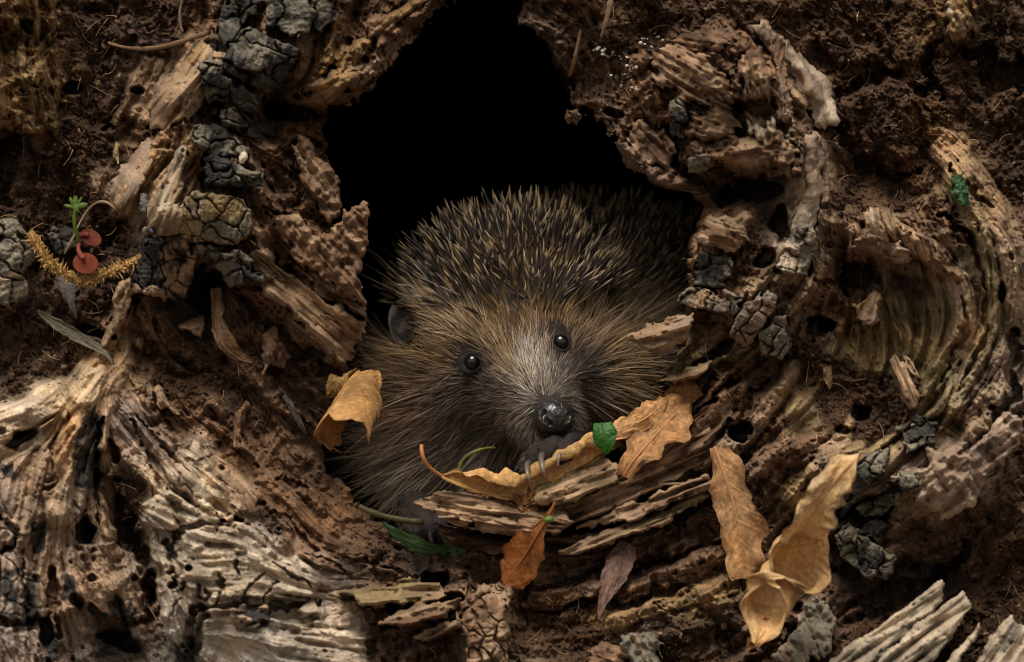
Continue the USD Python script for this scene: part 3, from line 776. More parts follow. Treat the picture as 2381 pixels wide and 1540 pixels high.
part_of(lab_size == 0, log, 'wood_wall', M['wood'])
for k, nm in enumerate(REGION):
    part_of(lab_size == k + 1, log, nm, M['wood'])
soil_p = part_of(lab_size == 9, '/World', 'crumbly_soil', M['soil'], kind='stuff')
tag(soil_p, 'dark red-brown crumbly soil packed into the pockets of the log', 'soil')


def edges_of(q):
    e = np.vstack([q[:, [0, 1]], q[:, [1, 2]], q[:, [2, 3]], q[:, [3, 0]]])
    key = np.sort(e, 1)
    k = key[:, 0].astype(np.int64) * (H * Wd) + key[:, 1]
    u, first, cnt = np.unique(k, return_index=True, return_counts=True)
    return e[first[cnt == 1]]


def extrude(edges, base_v, rings):
    """Strips from boundary edges through successive copies of their points."""
    ids, inv = np.unique(edges, return_inverse=True)
    inv = inv.reshape(-1, 2)
    n = len(ids)
    layers = [base_v[ids]] + [r(base_v[ids]) for r in rings]
    v = np.vstack(layers)
    f = np.vstack([np.stack([inv[:, 1] + i * n, inv[:, 0] + i * n, inv[:, 0] + (i + 1) * n, inv[:, 1] + (i + 1) * n], 1) for i in range(len(rings))])
    return v, f, n


be = edges_of(quads)
mid = V[be].mean(1)
onrim = (np.abs(mid[:, 0]) < 0.135) & (GX.ravel()[be[:, 0]] > 700) & (GX.ravel()[be[:, 0]] < 1700) & (GY.ravel()[be[:, 0]] > YS[0] + 3) & (GY.ravel()[be[:, 0]] < 1400)
cen = np.array([0.0, 0, 0.01])


def ring(k, back, wob_=0.006):
    def f(p):
        d = p - cen
        d[:, 1] = 0
        nz = vfbm(p[:, 0] / 0.012 + back * 40, p[:, 2] / 0.012, 81, 3)
        return p * [1, 0, 1] + d * (k - 1)[..., None] * 1.0 + np.stack([0 * nz, back + 0.006 * nz, 0 * nz], 1) + d / np.linalg.norm(d, axis=1, keepdims=True) * (wob_ * nz)[:, None] if np.ndim(k) else p * [1, 0, 1] + d * (k - 1) + np.stack([0 * nz, np.maximum(p[:, 1], 0) + back + 0.004 * nz, 0 * nz], 1) + d / np.linalg.norm(d, axis=1, keepdims=True) * (wob_ * nz)[:, None]
    return f


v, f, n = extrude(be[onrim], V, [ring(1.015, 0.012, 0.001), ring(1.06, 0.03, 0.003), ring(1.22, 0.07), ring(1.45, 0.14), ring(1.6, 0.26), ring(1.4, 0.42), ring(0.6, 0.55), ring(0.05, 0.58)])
lin = np.tile(np.array(COL['dark']), (len(v), 1)) * 0.75  # dark tone stands in for the shade deep inside the hollow
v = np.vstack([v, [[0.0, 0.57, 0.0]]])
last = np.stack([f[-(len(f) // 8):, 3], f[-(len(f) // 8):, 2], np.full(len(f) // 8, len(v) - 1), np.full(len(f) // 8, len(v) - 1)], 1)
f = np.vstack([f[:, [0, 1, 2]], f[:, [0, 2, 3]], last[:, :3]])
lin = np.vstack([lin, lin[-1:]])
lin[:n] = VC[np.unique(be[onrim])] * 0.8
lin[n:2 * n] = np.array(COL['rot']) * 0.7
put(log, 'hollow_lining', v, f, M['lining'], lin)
v, f, n = extrude(be[~onrim], V, [ring(1.12, 0.03, 0.01), ring(1.25, 0.1, 0.012), ring(1.3, 0.3, 0.012), ring(1.25, 0.6, 0.01), ring(0.02, 0.66, 0.0)])
put(log, 'trunk', v, f, M['wood'], np.tile(COL['rot'], (len(v), 1)))
OUTSIDE = ndimage.binary_dilation(OPEN, iterations=2)
Esm = ndimage.gaussian_filter(E, 10)


def e_at(X, Y, smooth=True):
    r_ = ndimage.map_coordinates(Esm if smooth else E, [(np.atleast_1d(Y) - YS[0]) / STEP, (np.atleast_1d(X) - XS[0]) / STEP], order=1, mode='nearest')
    return r_ if np.ndim(X) else float(r_[0])


# ------------------------------------------------------------------ pieces that stand off the log: charred blocks, plates, ledges, splinters
chunk_no = [0]


def chunk(parent, name, P, thick, kind, grain, style='wood', lift=0.0, e=None, edge=10, rag=5, start=0.3, back=5.0, step=2.4, mix=None, mat=None, slope=(0, 0), label=None, cell=30):
    """A solid piece with the outline P: cracked or fibrous front, walls all round, set into the surface behind it."""
    chunk_no[0] += 1
    s0 = 500 + chunk_no[0] * 7
    P = np.asarray(P, float)
    x0, y0 = P.min(0) - 12
    x1, y1 = P.max(0) + 12
    xs, ys = np.arange(x0, x1, step), np.arange(y0, y1, step)
    X, Y = np.meshgrid(xs, ys)
    g = math.radians(grain)
    U, Vv = X * math.cos(g) + Y * math.sin(g), -X * math.sin(g) + Y * math.cos(g)
    d = signed(X, Y, P) + rag * vfbm(X / 22, Y / 22, s0, 3, 0.6) + 0.5 * rag * vn(U / 40, Vv / 5, s0 + 1)
    ins = d > 0
    t = np.clip(d / edge, 0, 1)
    prof = start + (1 - start) * np.sqrt(np.clip(1 - (1 - t)**2, 0, 1))
    if e is None:
        base = e_at(X, Y) + lift
    else:
        base = e + slope[0] * (X - P[:, 0].mean()) + slope[1] * (Y - P[:, 1].mean()) + 1.2 * vfbm(X / 60, Y / 60, s0 + 2, 3)
    fib1, fib2, fib3 = vn(U / 60, Vv / 7, s0 + 3), vn(U / 26, Vv / 3.2, s0 + 4), vn(U / 140, Vv / 18, s0 + 5)
    pit = vn(U / 7, Vv / 5, s0 + 6)
    det = 0.5 * vfbm(X / 30, Y / 30, s0 + 8, 3)
    shade = 1 + 0.14 * vfbm(X / 30, Y / 30, s0 + 9, 3) + 0.10 * vn(U / 40, Vv / 3, s0 + 10)
    base_c = np.array(COL[kind])
    colr = np.broadcast_to(base_c, X.shape + (3,)).copy()
    if style == 'char':
        rg = np.random.default_rng(s0)
        area = (x1 - x0) * (y1 - y0)
        m = max(6, int(area / (cell * cell * 1.3)))
        q = rg.uniform([x0 - 30, y0 - 30], [x1 + 30, y1 + 30], (m, 2))
        wu, wv = U + 6 * vn(X / 14, Y / 14, s0 + 11), Vv + 6 * vn(X / 14, Y / 14, s0 + 12)
        qu, qv = q[:, 0] * math.cos(g) + q[:, 1] * math.sin(g), -q[:, 0] * math.sin(g) + q[:, 1] * math.cos(g)
        dd, ii = cKDTree(np.stack([qu / 1.35, qv], 1)).query(np.stack([wu.ravel() / 1.35, wv.ravel()], 1), k=2)
        crack = (dd[:, 1] - dd[:, 0]).reshape(X.shape)
        top = rg.normal(0, 0.7, m)[ii[:, 0]].reshape(X.shape)
        det = 0.5 * det + 1.3 * top + 0.30 * vn(U / 9, Vv / 26, s0 + 13) + 0.26 * vn(U / 3.4, Vv / 14, s0 + 14) + 0.2 * vfbm(X / 8, Y / 8, s0 + 21, 3, 0.7) - 3.0 * sstep(4.2, 0.4, crack + 1.2 * vn(X / 6, Y / 6, s0 + 15)) - 0.5 * sstep(9, 1, crack)
        m2 = m * 5
        q2 = rg.uniform([x0 - 30, y0 - 30], [x1 + 30, y1 + 30], (m2, 2))
        d3, _ = cKDTree(q2).query(np.stack([X.ravel() + 3 * vn(X / 7, Y / 7, s0 + 16).ravel(), Y.ravel()], 1), k=2)
        det = det - 0.6 * sstep(2.2, 0.2, (d3[:, 1] - d3[:, 0]).reshape(X.shape))
        if mix:
            w = sstep(-0.6, 0.8, vfbm(X / 34, Y / 34, s0 + 17, 4, 0.6))[..., None]
            colr = colr * (1 - w) + np.array(COL[mix]) * w
    else:
        amp = {'wood': 1.0, 'ledge': 1.3, 'rot': 0.8}[style]
        det = det + amp * (0.7 * fib1 + 0.35 * fib2 + 0.9 * fib3 - 1.6 * np.clip(-fib1 - 0.8, 0, 1.5)) - 1.2 * np.clip(-pit - 1.0, 0, 1.2)
        if style == 'ledge':
            det = det + 1.8 * (sstep(-0.3, -0.1, fib3) + sstep(0.5, 0.7, fib3 + 0.3 * fib1))
        if style == 'rot':
            det = det + 1.8 * np.abs(vfbm(X / 28, Y / 28, s0 + 18, 3, 0.6)) - 2.6 * np.clip(vfbm(X / 20, Y / 20, s0 + 19, 2) - 0.8, 0, 1)
        if mix:
            w = sstep(-0.1, 1.0, vfbm(U / 70, Vv / 22, s0 + 17, 4, 0.6))[..., None]
            colr = colr * (1 - w) + np.array(COL[mix]) * w
    Ef = base + thick * prof + det * (0.4 + 0.6 * t)
    colr = np.clip(colr * np.clip(shade, 0.5, 1.6)[..., None], 0.012, 0.75)
    hh, ww = X.shape
    idx = np.arange(hh * ww).reshape(hh, ww)
    keep = ins[:-1, :-1] & ins[:-1, 1:] & ins[1:, 1:] & ins[1:, :-1]
    if not keep.any():
        return None
    q = np.stack([idx[:-1, :-1], idx[1:, :-1], idx[1:, 1:], idx[:-1, 1:]], -1)[keep]
    front = at(X, Y, Ef).reshape(-1, 3)
    ee = np.vstack([q[:, [0, 1]], q[:, [1, 2]], q[:, [2, 3]], q[:, [3, 0]]])
    key = np.sort(ee, 1)
    u, first, cnt = np.unique(key[:, 0] * (hh * ww) + key[:, 1], return_index=True, return_counts=True)
    be_ = ee[first[cnt == 1]]
    bi, inv = np.unique(be_, return_inverse=True)
    inv = inv.reshape(-1, 2)
    wob2 = vn(X / 8, Y / 8, s0 + 20).ravel()[bi]
    Xb, Yb, Eb = X.ravel()[bi], Y.ravel()[bi], Ef.ravel()[bi]
    low_e = base.ravel()[bi] - back
    cxx, cyy = P.mean(0)
    r1 = at(Xb - (Xb - cxx) * 0.02 + wob2, Yb - (Yb - cyy) * 0.02 - wob2, Eb * 0.55 + low_e * 0.45)
    r2 = at(Xb - (Xb - cxx) * 0.06 - wob2, Yb - (Yb - cyy) * 0.06, low_e)
    nb = len(bi)
    ids, inv2 = np.unique(q, return_inverse=True)
    v = np.vstack([front[ids], front[bi], r1, r2, r2.mean(0, keepdims=True)])
    o = len(ids)
    f = [inv2.reshape(q.shape)[:, [0, 1, 2]], inv2.reshape(q.shape)[:, [0, 2, 3]]]
    for i in range(2):
        A, B = inv[:, 0] + o + i * nb, inv[:, 1] + o + i * nb
        f += [np.stack([B, A, A + nb], 1), np.stack([B, A + nb, B + nb], 1)]
    A, B = inv[:, 0] + o + 2 * nb, inv[:, 1] + o + 2 * nb
    f.append(np.stack([B, A, np.full(len(A), o + 3 * nb)], 1))
    cc_ = colr.reshape(-1, 3)
    side = cc_[bi] * 0.9
    vc = np.vstack([cc_[ids], side, side, side, side[:1]])
    return put(parent, name, v, np.vstack(f), mat or (M['char'] if style == 'char' else M['wood']), vc, label=label)


grow = lambda P, k_: np.mean(P, 0) + (np.asarray(P, float) - np.mean(P, 0)) * k_
CB = lambda P, th, g, kind='char', mix='ash', cell=30, **kw: chunk(log, 'charred_block', grow(P, 1.1), th, kind, g, 'char', mix=mix, cell=cell, edge=8, rag=4, **{'lift': 1.2, **kw})
# top left cluster of charred blocks
CB([(628, -30), (705, -30), (728, 30), (716, 76), (690, 88), (622, 58)], 9, 80, cell=60)
CB([(708, -30), (780, -30), (778, 38), (748, 76), (728, 62), (736, 20)], 7, 70, cell=50)
CB([(544, 80), (572, 62), (640, 98), (692, 116), (676, 152), (642, 203), (590, 207), (530, 156), (534, 110)], 9, 20, cell=48)
CB([(518, 20), (560, -20), (594, 6), (570, 60), (522, 104), (508, 52)], 8, 110, cell=46)
CB([(463, 147), (512, 152), (542, 186), (532, 238), (490, 237), (468, 202)], 8, 15, 'ash', 'char', 34)
CB([(530, 196), (568, 206), (602, 232), (592, 285), (570, 254), (540, 243)], 8, 20, 'ash', 'char', 30)
CB([(513, 262), (545, 248), (592, 276), (596, 312), (560, 312), (516, 288)], 8, 15, 'ash', 'char', 30)
CB([(440, 312), (468, 284), (522, 298), (582, 344), (572, 362), (500, 362), (452, 334)], 9, 20, 'ash', 'char', 32)
CB([(480, 372), (500, 364), (560, 384), (608, 402), (604, 428), (560, 432), (482, 432)], 10, 5, 'ash', 'char', 34)
CB([(440, 462), (500, 448), (560, 468), (584, 498), (574, 542), (540, 562), (430, 557), (418, 530)], 10, 10, 'ash', 'olive', 26)
CB([(335, 560), (432, 556), (440, 602), (432, 690), (400, 699), (308, 672), (303, 640), (335, 600)], 12, 100, 'char', 'tan', 28)
CB([(442, 566), (482, 570), (560, 580), (592, 600), (588, 626), (640, 645), (584, 657), (530, 662), (524, 640), (490, 602), (452, 606)], 11, 10, 'ash', 'char', 26)
CB([(-60, 520), (32, 514), (76, 560), (76, 612), (50, 642), (20, 606), (-60, 590)], 9, 60, 'ash', 'char', 40)
CB([(-60, 606), (10, 610), (46, 640), (62, 672), (22, 712), (-60, 704)], 9, 60, 'ash', 'tan', 44)
CB([(112, 545), (150, 522), (186, 545), (180, 580), (140, 590), (115, 575)], 6, 60, 'ash', 'char', 30)
# right side
CB([(1630, 590), (1700, 600), (1692, 642), (1672, 672), (1614, 662)], 8, 10, 'ash', 'char', 28)
CB([(1588, 692), (1610, 664), (1656, 680), (1642, 722), (1614, 727)], 9, 10, 'ash', 'tan', 26)
CB([(1642, 702), (1680, 670), (1728, 690), (1712, 727), (1640, 727)], 9, 20, 'ash', 'pink', 24)
CB([(1698, 772), (1738, 702), (1802, 680), (1802, 722), (1752, 792), (1720, 797)], 12, 120, 'pink', 'ash', 26)
CB([(1758, 800), (1790, 744), (1826, 740), (1832, 802), (1820, 837), (1780, 827)], 12, 110, 'ash', 'pink', 26)
chunk(log, 'wood_knob', [(1622, 542), (1650, 502), (1742, 492), (1742, 560), (1700, 588), (1632, 580)], 9, 'rot', 20, 'rot', mix='tan')
CB([(1808, 622), (1850, 528), (1896, 540), (1892, 602), (1870, 632), (1830, 632)], 9, 20, 'pale', 'ash', 28)
CB([(1555, 235), (1590, 225), (1602, 270), (1590, 318), (1560, 310)], 7, 80, 'ash', 'char', 26)
CB([(1600, 372), (1660, 350), (1672, 380), (1630, 400), (1600, 400)], 6, 160, 'ash', 'rot', 26)
CB([(1955, 1062), (2062, 1048), (2056, 1104), (1990, 1162), (1958, 1192)], 9, 130, 'char', 'ash', 32)
CB([(1986, 1182), (2050, 1150), (2092, 1148), (2062, 1190), (2010, 1202)], 8, 150, 'ash', 'char', 28)
CB([(2008, 1232), (2040, 1198), (2062, 1224), (2040, 1258)], 8, 120, 'ash', 'char', 22)
CB([(1938, 1250), (1976, 1218), (2022, 1250), (2076, 1298), (2072, 1336), (2002, 1342), (1960, 1292)], 13, 40, 'ash', 'char', 30)
CB([(2092, 1000), (2130, 968), (2180, 985), (2170, 1030), (2110, 1050)], 8, 150, 'ash', 'char', 30)
CB([(1900, 1168), (1925, 1150), (1945, 1180), (1925, 1215), (1905, 1205)], 9, 60, 'char', 'ash', 26)
chunk(log, 'gnarled_knot', [(2070, 1112), (2102, 1086), (2158, 1092), (2158, 1042), (2250, 1052), (2290, 1002), (2342, 948), (2390, 968), (2380, 1034), (2302, 1102), (2262, 1182), (2190, 1204), (2128, 1162)], 12, 'pink', -38, 'rot', mix='pale', lift=1)
CB([(2068, 1118), (2090, 1090), (2140, 1094), (2136, 1128), (2098, 1146)], 16, 20, 'char', 'ash', 30)
RB = lambda P, th, g, **kw: chunk(log, 'rotten_lump', P, th, 'rot', g, 'rot', **{'mix': 'tan', 'lift': 0.3, 'edge': 30, 'rag': 9, 'start': 0.0, **kw})
RB([(1525, 120), (1570, 88), (1640, 118), (1690, 190), (1702, 242), (1640, 252), (1575, 228), (1520, 195)], 9, 30)
RB([(1596, 262), (1680, 250), (1742, 270), (1704, 304), (1640, 334), (1600, 312)], 8, 20)
RB([(1640, 342), (1730, 310), (1802, 318), (1852, 350), (1842, 412), (1760, 424), (1680, 402)], 9, 170)
RB([(1698, 130), (1770, 106), (1802, 170), (1794, 234), (1738, 232)], 9, 80)
RB([(1748, 288), (1802, 278), (1834, 330), (1812, 374), (1770, 352)], 9, 80, mix='pale')
RB([(1440, 290), (1522, 280), (1564, 332), (1562, 402), (1502, 394), (1456, 352)], 8, 50)
RB([(1560, 96), (1600, 60), (1680, 60), (1720, 110), (1660, 130)], 6, 10, mix='soil')
RB([(1960, 560), (2010, 530), (2080, 560), (2120, 600), (2060, 620), (1990, 600)], 7, 20, mix='pink')
RB([(2150, 560), (2200, 580), (2240, 650), (2215, 670), (2160, 620)], 6, 55, mix='pale')
RB([(840, 60), (900, 20), (980, -20), (1010, 5), (940, 60), (880, 110)], 7, 140, mix='ochre')
RB([(700, 200), (760, 165), (850, 150), (870, 180), (800, 230), (740, 245)], 7, 150, mix='ochre')
chunk(log, 'gnarled_knot', [(1795, 1525), (1850, 1462), (1868, 1400), (1905, 1378), (1942, 1440), (1925, 1522), (1830, 1556)], 12, 'ash', 60, 'rot', mix='pink', lift=2)
chunk(log, 'wood_stub', [(1978, 712), (2030, 668), (2056, 680), (2046, 752), (2000, 764)], 9, 'pink', 110, 'wood', mix='ochre', lift=4)
chunk(log, 'wood_stub', [(2010, 495), (2045, 488), (2068, 560), (2050, 585), (2022, 560)], 6, 'tan', 75, 'wood', mix='pale')
chunk(log, 'wood_knob', [(2190, 0), (2235, -20), (2262, 40), (2250, 85), (2215, 100), (2200, 60)], 8, 'ochre', 70, 'rot', mix='pale')
chunk(log, 'wood_knob', [(1320, 255), (1345, 250), (1360, 268), (1338, 290), (1324, 285)], 5, 'rot', 80, 'rot', e=-2)
# left: jagged tooth of rotten wood at the mouth
chunk(log, 'jagged_tooth', [(618, 492), (690, 500), (722, 542), (762, 540), (802, 492), (826, 478), (846, 464), (856, 492), (852, 570), (844, 640), (852, 706), (800, 682), (760, 652), (700, 612), (660, 552)], 9, 'rot', 50, 'rot', mix='tan', e=6, back=22, edge=16, start=0.5)
chunk(log, 'wood_plate', [(690, 312), (705, 298), (735, 352), (790, 424), (800, 478), (762, 520), (735, 470), (700, 430)], 7, 'rot', 55, 'rot', mix='tan', e=4, back=20, edge=16)
chunk(log, 'wood_plate', [(585, 560), (650, 610), (740, 690), (842, 742), (836, 790), (800, 850), (720, 775), (640, 700), (590, 650)], 6, 'tan', 40, 'ledge', mix='rot', lift=1, back=18)
chunk(log, 'wood_plate', [(362, 212), (470, 92), (528, 128), (508, 205), (432, 282), (352, 302), (346, 276)], 6, 'tan', 128, 'wood', mix='ochre', lift=1)
chunk(log, 'wood_plate', [(405, 345), (440, 330), (425, 440), (375, 520), (335, 540), (350, 470)], 5, 'tan', 115, 'wood', mix='pale', lift=1)
chunk(log, 'wood_plate', [(380, 472), (436, 480), (448, 560), (400, 566), (338, 550), (330, 532)], 8, 'pale', 115, 'wood', mix='tan', lift=1)
chunk(log, 'wood_plate', [(262, 428), (330, 332), (372, 320), (352, 400), (310, 470), (300, 505), (256, 470)], 5, 'tan', 120, 'wood', mix='pink', lift=1)
chunk(log, 'wood_flake', [(260, 365), (270, 330), (282, 335), (274, 382)], 4, 'olive', 110, 'wood', rag=2)
chunk(log, 'wood_flake', [(255, 690), (275, 660), (300, 640), (320, 590), (338, 600), (310, 680), (285, 745), (240, 812), (232, 805), (262, 740)], 6, 'rot', 115, 'rot', mix='tan', lift=2, rag=3)
chunk(log, 'wood_flake', [(408, 760), (470, 735), (478, 760), (470, 790), (440, 770)], 5, 'rot', 160, 'rot', mix='tan', lift=5, rag=3)
chunk(log, 'wood_flake', [(610, 780), (640, 760), (680, 830), (660, 860), (630, 850), (612, 870)], 5, 'rot', 60, 'rot', mix='pink', lift=5, rag=3)
chunk(log, 'wood_flake', [(355, 910), (372, 890), (400, 940), (425, 970), (400, 965), (365, 940)], 5, 'tan', 50, 'rot', mix='rot', lift=3, rag=3)
chunk(log, 'wood_flake', [(545, 960), (570, 930), (580, 950), (560, 1010), (590, 1060), (545, 1040)], 5, 'rot', 70, 'rot', mix='pink', lift=3, rag=3)
# bottom: chips and the cracked stub
chunk(log, 'wood_chip', [(776, 1372), (860, 1364), (930, 1352), (1026, 1350), (1048, 1390), (960, 1406), (840, 1408)], 8, 'olive', -3, 'ledge', mix='tan', lift=4)
chunk(log, 'wood_chip', [(852, 1452), (930, 1420), (1066, 1392), (1064, 1422), (962, 1452), (868, 1464)], 8, 'rot', -12, 'ledge', mix='tan', lift=4)
chunk(log, 'wood_chip', [(966, 1484), (1060, 1440), (1078, 1456), (1000, 1494)], 7, 'tan', -22, 'ledge', mix='rot', lift=4)
chunk(log, 'cracked_stub', [(1066, 1415), (1112, 1358), (1162, 1353), (1202, 1376), (1184, 1430), (1180, 1600), (1084, 1600)], 12, 'tan', 80, 'char', mix='rot', lift=2, mat=M['wood'], cell=24)
chunk(log, 'wood_knob', [(1366, 1512), (1400, 1490), (1452, 1506), (1470, 1580), (1360, 1580)], 8, 'rot', 20, 'rot', mix='tan', lift=3)
chunk(log, 'wood_knob', [(1440, 1480), (1496, 1462), (1530, 1500), (1540, 1580), (1470, 1580)], 8, 'ash', 60, 'rot', mix='tan', lift=3)
chunk(log, 'wood_plate', [(690, 1412), (730, 1395), (752, 1412), (748, 1430), (700, 1438)], 5, 'pale', 5, 'wood', lift=2)
chunk(log, 'wood_plate', [(540, 1432), (560, 1414), (620, 1412), (625, 1440), (580, 1452)], 5, 'tan', 5, 'wood', mix='char', lift=2)
# ledge under the paw: layers of loose fibre
LG = lambda P, th, g, kind, mix, e, **kw: chunk(log, 'ledge_layer', P, th, kind, g, 'ledge', mix=mix, e=e, rag=4, edge=8, **{'back': 12, **kw})
LG([(1000, 1212), (1100, 1225), (1320, 1245), (1420, 1230), (1420, 1280), (1300, 1296), (1150, 1292), (1040, 1262)], 7, 5, 'rot', 'dark', 6, slope=(0, 0.03))
LG([(952, 1168), (1010, 1146), (1044, 1138), (1130, 1150), (1232, 1158), (1292, 1184), (1336, 1214), (1290, 1244), (1200, 1246), (1120, 1234), (1040, 1214)], 9, 7, 'tan', 'rot', 16, slope=(0.0, 0.05))
LG([(1000, 1180), (1100, 1190), (1200, 1205), (1240, 1215), (1180, 1228), (1090, 1215), (1020, 1200)], 6, 9, 'tan', 'pale', 23, slope=(0, 0.05))
LG([(1232, 1166), (1250, 1130), (1330, 1086), (1400, 1052), (1440, 1070), (1448, 1096), (1432, 1122), (1340, 1166), (1270, 1178)], 9, -22, 'tan', 'olive', 17, slope=(-0.01, 0.05))
LG([(1232, 1196), (1330, 1150), (1450, 1110), (1560, 1050), (1650, 995), (1672, 1056), (1560, 1124), (1450, 1184), (1340, 1218), (1262, 1238)], 8, -22, 'rot', 'tan', 9, slope=(-0.01, 0.03))
LG([(1332, 1222), (1400, 1190), (1500, 1160), (1600, 1112), (1650, 1090), (1656, 1132), (1500, 1202), (1430, 1218), (1342, 1232)], 8, -20, 'tan', 'rot', 14, slope=(-0.01, 0.04))
LG([(1304, 1287), (1360, 1250), (1500, 1204), (1630, 1140), (1660, 1150), (1560, 1212), (1450, 1262), (1330, 1293)], 8, -22, 'tan', 'olive', 15, slope=(-0.01, 0.04))
LG([(1420, 1118), (1500, 1062), (1560, 1010), (1640, 946), (1690, 926), (1704, 962), (1640, 1042), (1540, 1100), (1450, 1140)], 8, -38, 'rot', 'tan', 6, slope=(-0.01, 0.03))
LG([(1460, 786), (1520, 748), (1560, 738), (1612, 730), (1606, 786), (1542, 832), (1488, 802)], 8, -18, 'tan', 'pink', 12, slope=(0.02, 0.0))
LG([(1532, 884), (1600, 850), (1662, 838), (1620, 880), (1560, 898)], 6, -20, 'tan', 'rot', 8)
# bleached splinters, lower right
SP = lambda P, g, e, **kw: chunk(log, 'bleached_splinter', P, 8, 'pale', g, 'wood', mix='ash', e=e, rag=3, edge=12, back=10, **kw)
SP([(1880, 1570), (2060, 1440), (2192, 1348), (2197, 1382), (2170, 1442), (2080, 1502), (2000, 1590), (1900, 1600)], -33, 34, slope=(0.0, 0.05))
SP([(1990, 1590), (2080, 1492), (2160, 1430), (2240, 1366), (2258, 1400), (2222, 1472), (2120, 1600)], -37, 40, slope=(0, 0.05))
SP([(2160, 1600), (2240, 1490), (2276, 1450), (2282, 1462), (2200, 1600)], -50, 44, slope=(0, 0.05))
SP([(2240, 1620), (2300, 1480), (2352, 1430), (2368, 1450), (2400, 1440), (2440, 1560), (2400, 1640)], -55, 46, slope=(0, 0.05))


# long pale root strands on the right
def strand(P, r0, r1, cols, lift=3.0, label=None):
    P = np.asarray(P, float)
    L = smooth_line(P, 46)
    e = np.maximum(e_at(L[:, 0], L[:, 1]), ndimage.gaussian_filter1d(e_at(L[:, 0], L[:, 1]), 8)) + lift
    w = np.linspace(0, 1, 46)
    R = (r0 + (r1 - r0) * w) * PX * (1 + 0.14 * vn(w * 9, 0 * w, 91 + int(P[0, 0])))
    R[-1] *= 0.7
    v, f = tube(at(L[:, 0], L[:, 1], e), R, 18)
    th = np.r_[np.tile(np.arange(18) / 18 * 2 * np.pi, 46), 0, 0]
    tt = np.r_[np.repeat(w, 18), 0, 1]
    n = vnormals(v, f)
    sd_ = int(P[0, 0])
    v = v + n * ((0.5 * vn(tt * 5, th * 2.4, sd_) + 0.5 * vn(tt * 9, th * 7, sd_ + 1) + 0.55 * vfbm(tt * 22, th * 3.5, sd_ + 2, 4, 0.65)) * 0.0010)[:, None]
    w3 = sstep(0.3, 0.7, tt + 0.15 * vfbm(tt * 8, th, sd_ + 3, 3))[:, None]
    c = np.array(COL[cols[0]]) * (1 - w3) + np.array(COL[cols[1]]) * w3
    c = c * (1 + 0.2 * vn(tt * 8, th * 4, sd_ + 4))[:, None]
    put(log, 'root_strand', v, f, M['wood'], np.clip(c, 0.02, 0.7), label=label)


strand([(1768, 58), (1830, 130), (1890, 205), (1925, 290)], 16, 28, ('pink', 'pale'), 2.0)
strand([(1880, 318), (1886, 420), (1876, 500), (1866, 545)], 24, 26, ('pink', 'pale'), 1.0)
strand([(1800, 90), (1815, 170), (1822, 270)], 7, 6, ('rot', 'pink'), 3.0)

# ------------------------------------------------------------------ ground and everything round the log that the light needs
g = np.array([[-40, -40, -0.26], [40, -40, -0.26], [40, 40, -0.26], [-40, 40, -0.26]])
gm = usdkit.material(stage, '/World/Looks/forest_floor', {
    'g': ('geometry', {}), 'n': ('noise_texture', {'scale': 30.0, 'detail': 8.0, 'roughness': 0.7}),
    'r': ('rgb_ramp', {'ramp': [(0.3, (0.025, 0.016, 0.01)), (0.55, (0.07, 0.042, 0.022)), (0.75, (0.13, 0.08, 0.04))]}),
    'p': ('principled_bsdf', {'roughness': 0.95})}, [('g.position', 'n.vector'), ('n.fac', 'r.fac'), ('r.color', 'p.base_color')], surface='p.BSDF')
tag(put('/World', 'ground', g, np.array([[0, 1, 2, 3]]), gm, smooth=False), kind='structure')
# ------------------------------------------------------------------ the hedgehog
hr = np.random.default_rng(404)
hog = thing('hedgehog', 'brown hedgehog with pale-tipped spines peering out of the dark hollow, paw on the ledge', 'hedgehog')
BALLS = [((0, 0, -31), 25.5), ((-13, -12, -28), 17), ((20, -12, -26.5), 14.5), ((-6, -20, -40), 22), ((10, -18, -38), 18), ((6, -5, -58), 30), ((-9, -6, -55), 24), ((25, -7, -66), 25), ((-15, -24, -42), 17), ((-13, -10, -48), 18), ((38, -5, -100), 32), ((20, -3, -90), 31)]
CAPS = [((4, -9, -14), 15.0, (11.2, -23.8, 12.5), 6.9), ((4, -20, -14), 10.0, (9.5, -28.0, 9.0), 5.2)]


def sdf(p):
    d = None
    for c_, r_ in BALLS:
        q = np.linalg.norm(p - np.array(c_), axis=-1) - r_
        if d is None:
            d = q
        else:
            k_ = 7.0
            h_ = np.clip(k_ - np.abs(d - q), 0, None) / k_
            d = np.minimum(d, q) - h_ * h_ * k_ * 0.25
    for a_, ra, b_, rb in CAPS:
        a_, b_ = np.array(a_), np.array(b_)
        t_ = np.clip(((p - a_) @ (b_ - a_)) / ((b_ - a_) @ (b_ - a_)), 0, 1)
        q = np.linalg.norm(p - a_ - t_[..., None] * (b_ - a_), axis=-1) - (ra + (rb - ra) * t_)
        h_ = np.clip(9.0 - np.abs(d - q), 0, None) / 9.0
        d = np.minimum(d, q) - h_ * h_ * 9.0 * 0.25
    return d


CEN = np.array([8.0, -4.0, -45.0])
ico = trimesh.creation.icosphere(6)
dirs = np.array(ico.vertices)
rad = np.zeros(len(dirs))
for r_ in np.arange(110, 0, -1.5):
    hit = (rad == 0) & (sdf(CEN + dirs * r_) < 0)
    rad[hit] = r_
lo_, hi_ = rad.copy(), rad + 1.5
for _ in range(10):
    m_ = (lo_ + hi_) / 2
    s_ = sdf(CEN + dirs * m_[:, None]) < 0
    lo_, hi_ = np.where(s_, m_, lo_), np.where(s_, hi_, m_)
BV = CEN + dirs * lo_[:, None]                      # (x, z, e) in mm
BF = np.array(ico.faces)
BW = mmw(BV)
fl = np.cross(BW[BF[:, 1]] - BW[BF[:, 0]], BW[BF[:, 2]] - BW[BF[:, 0]])
if (fl * (BW[BF].mean(1) - mmw(CEN))).sum() < 0:
    BF = BF[:, ::-1]
BN = vnormals(BW, BF)
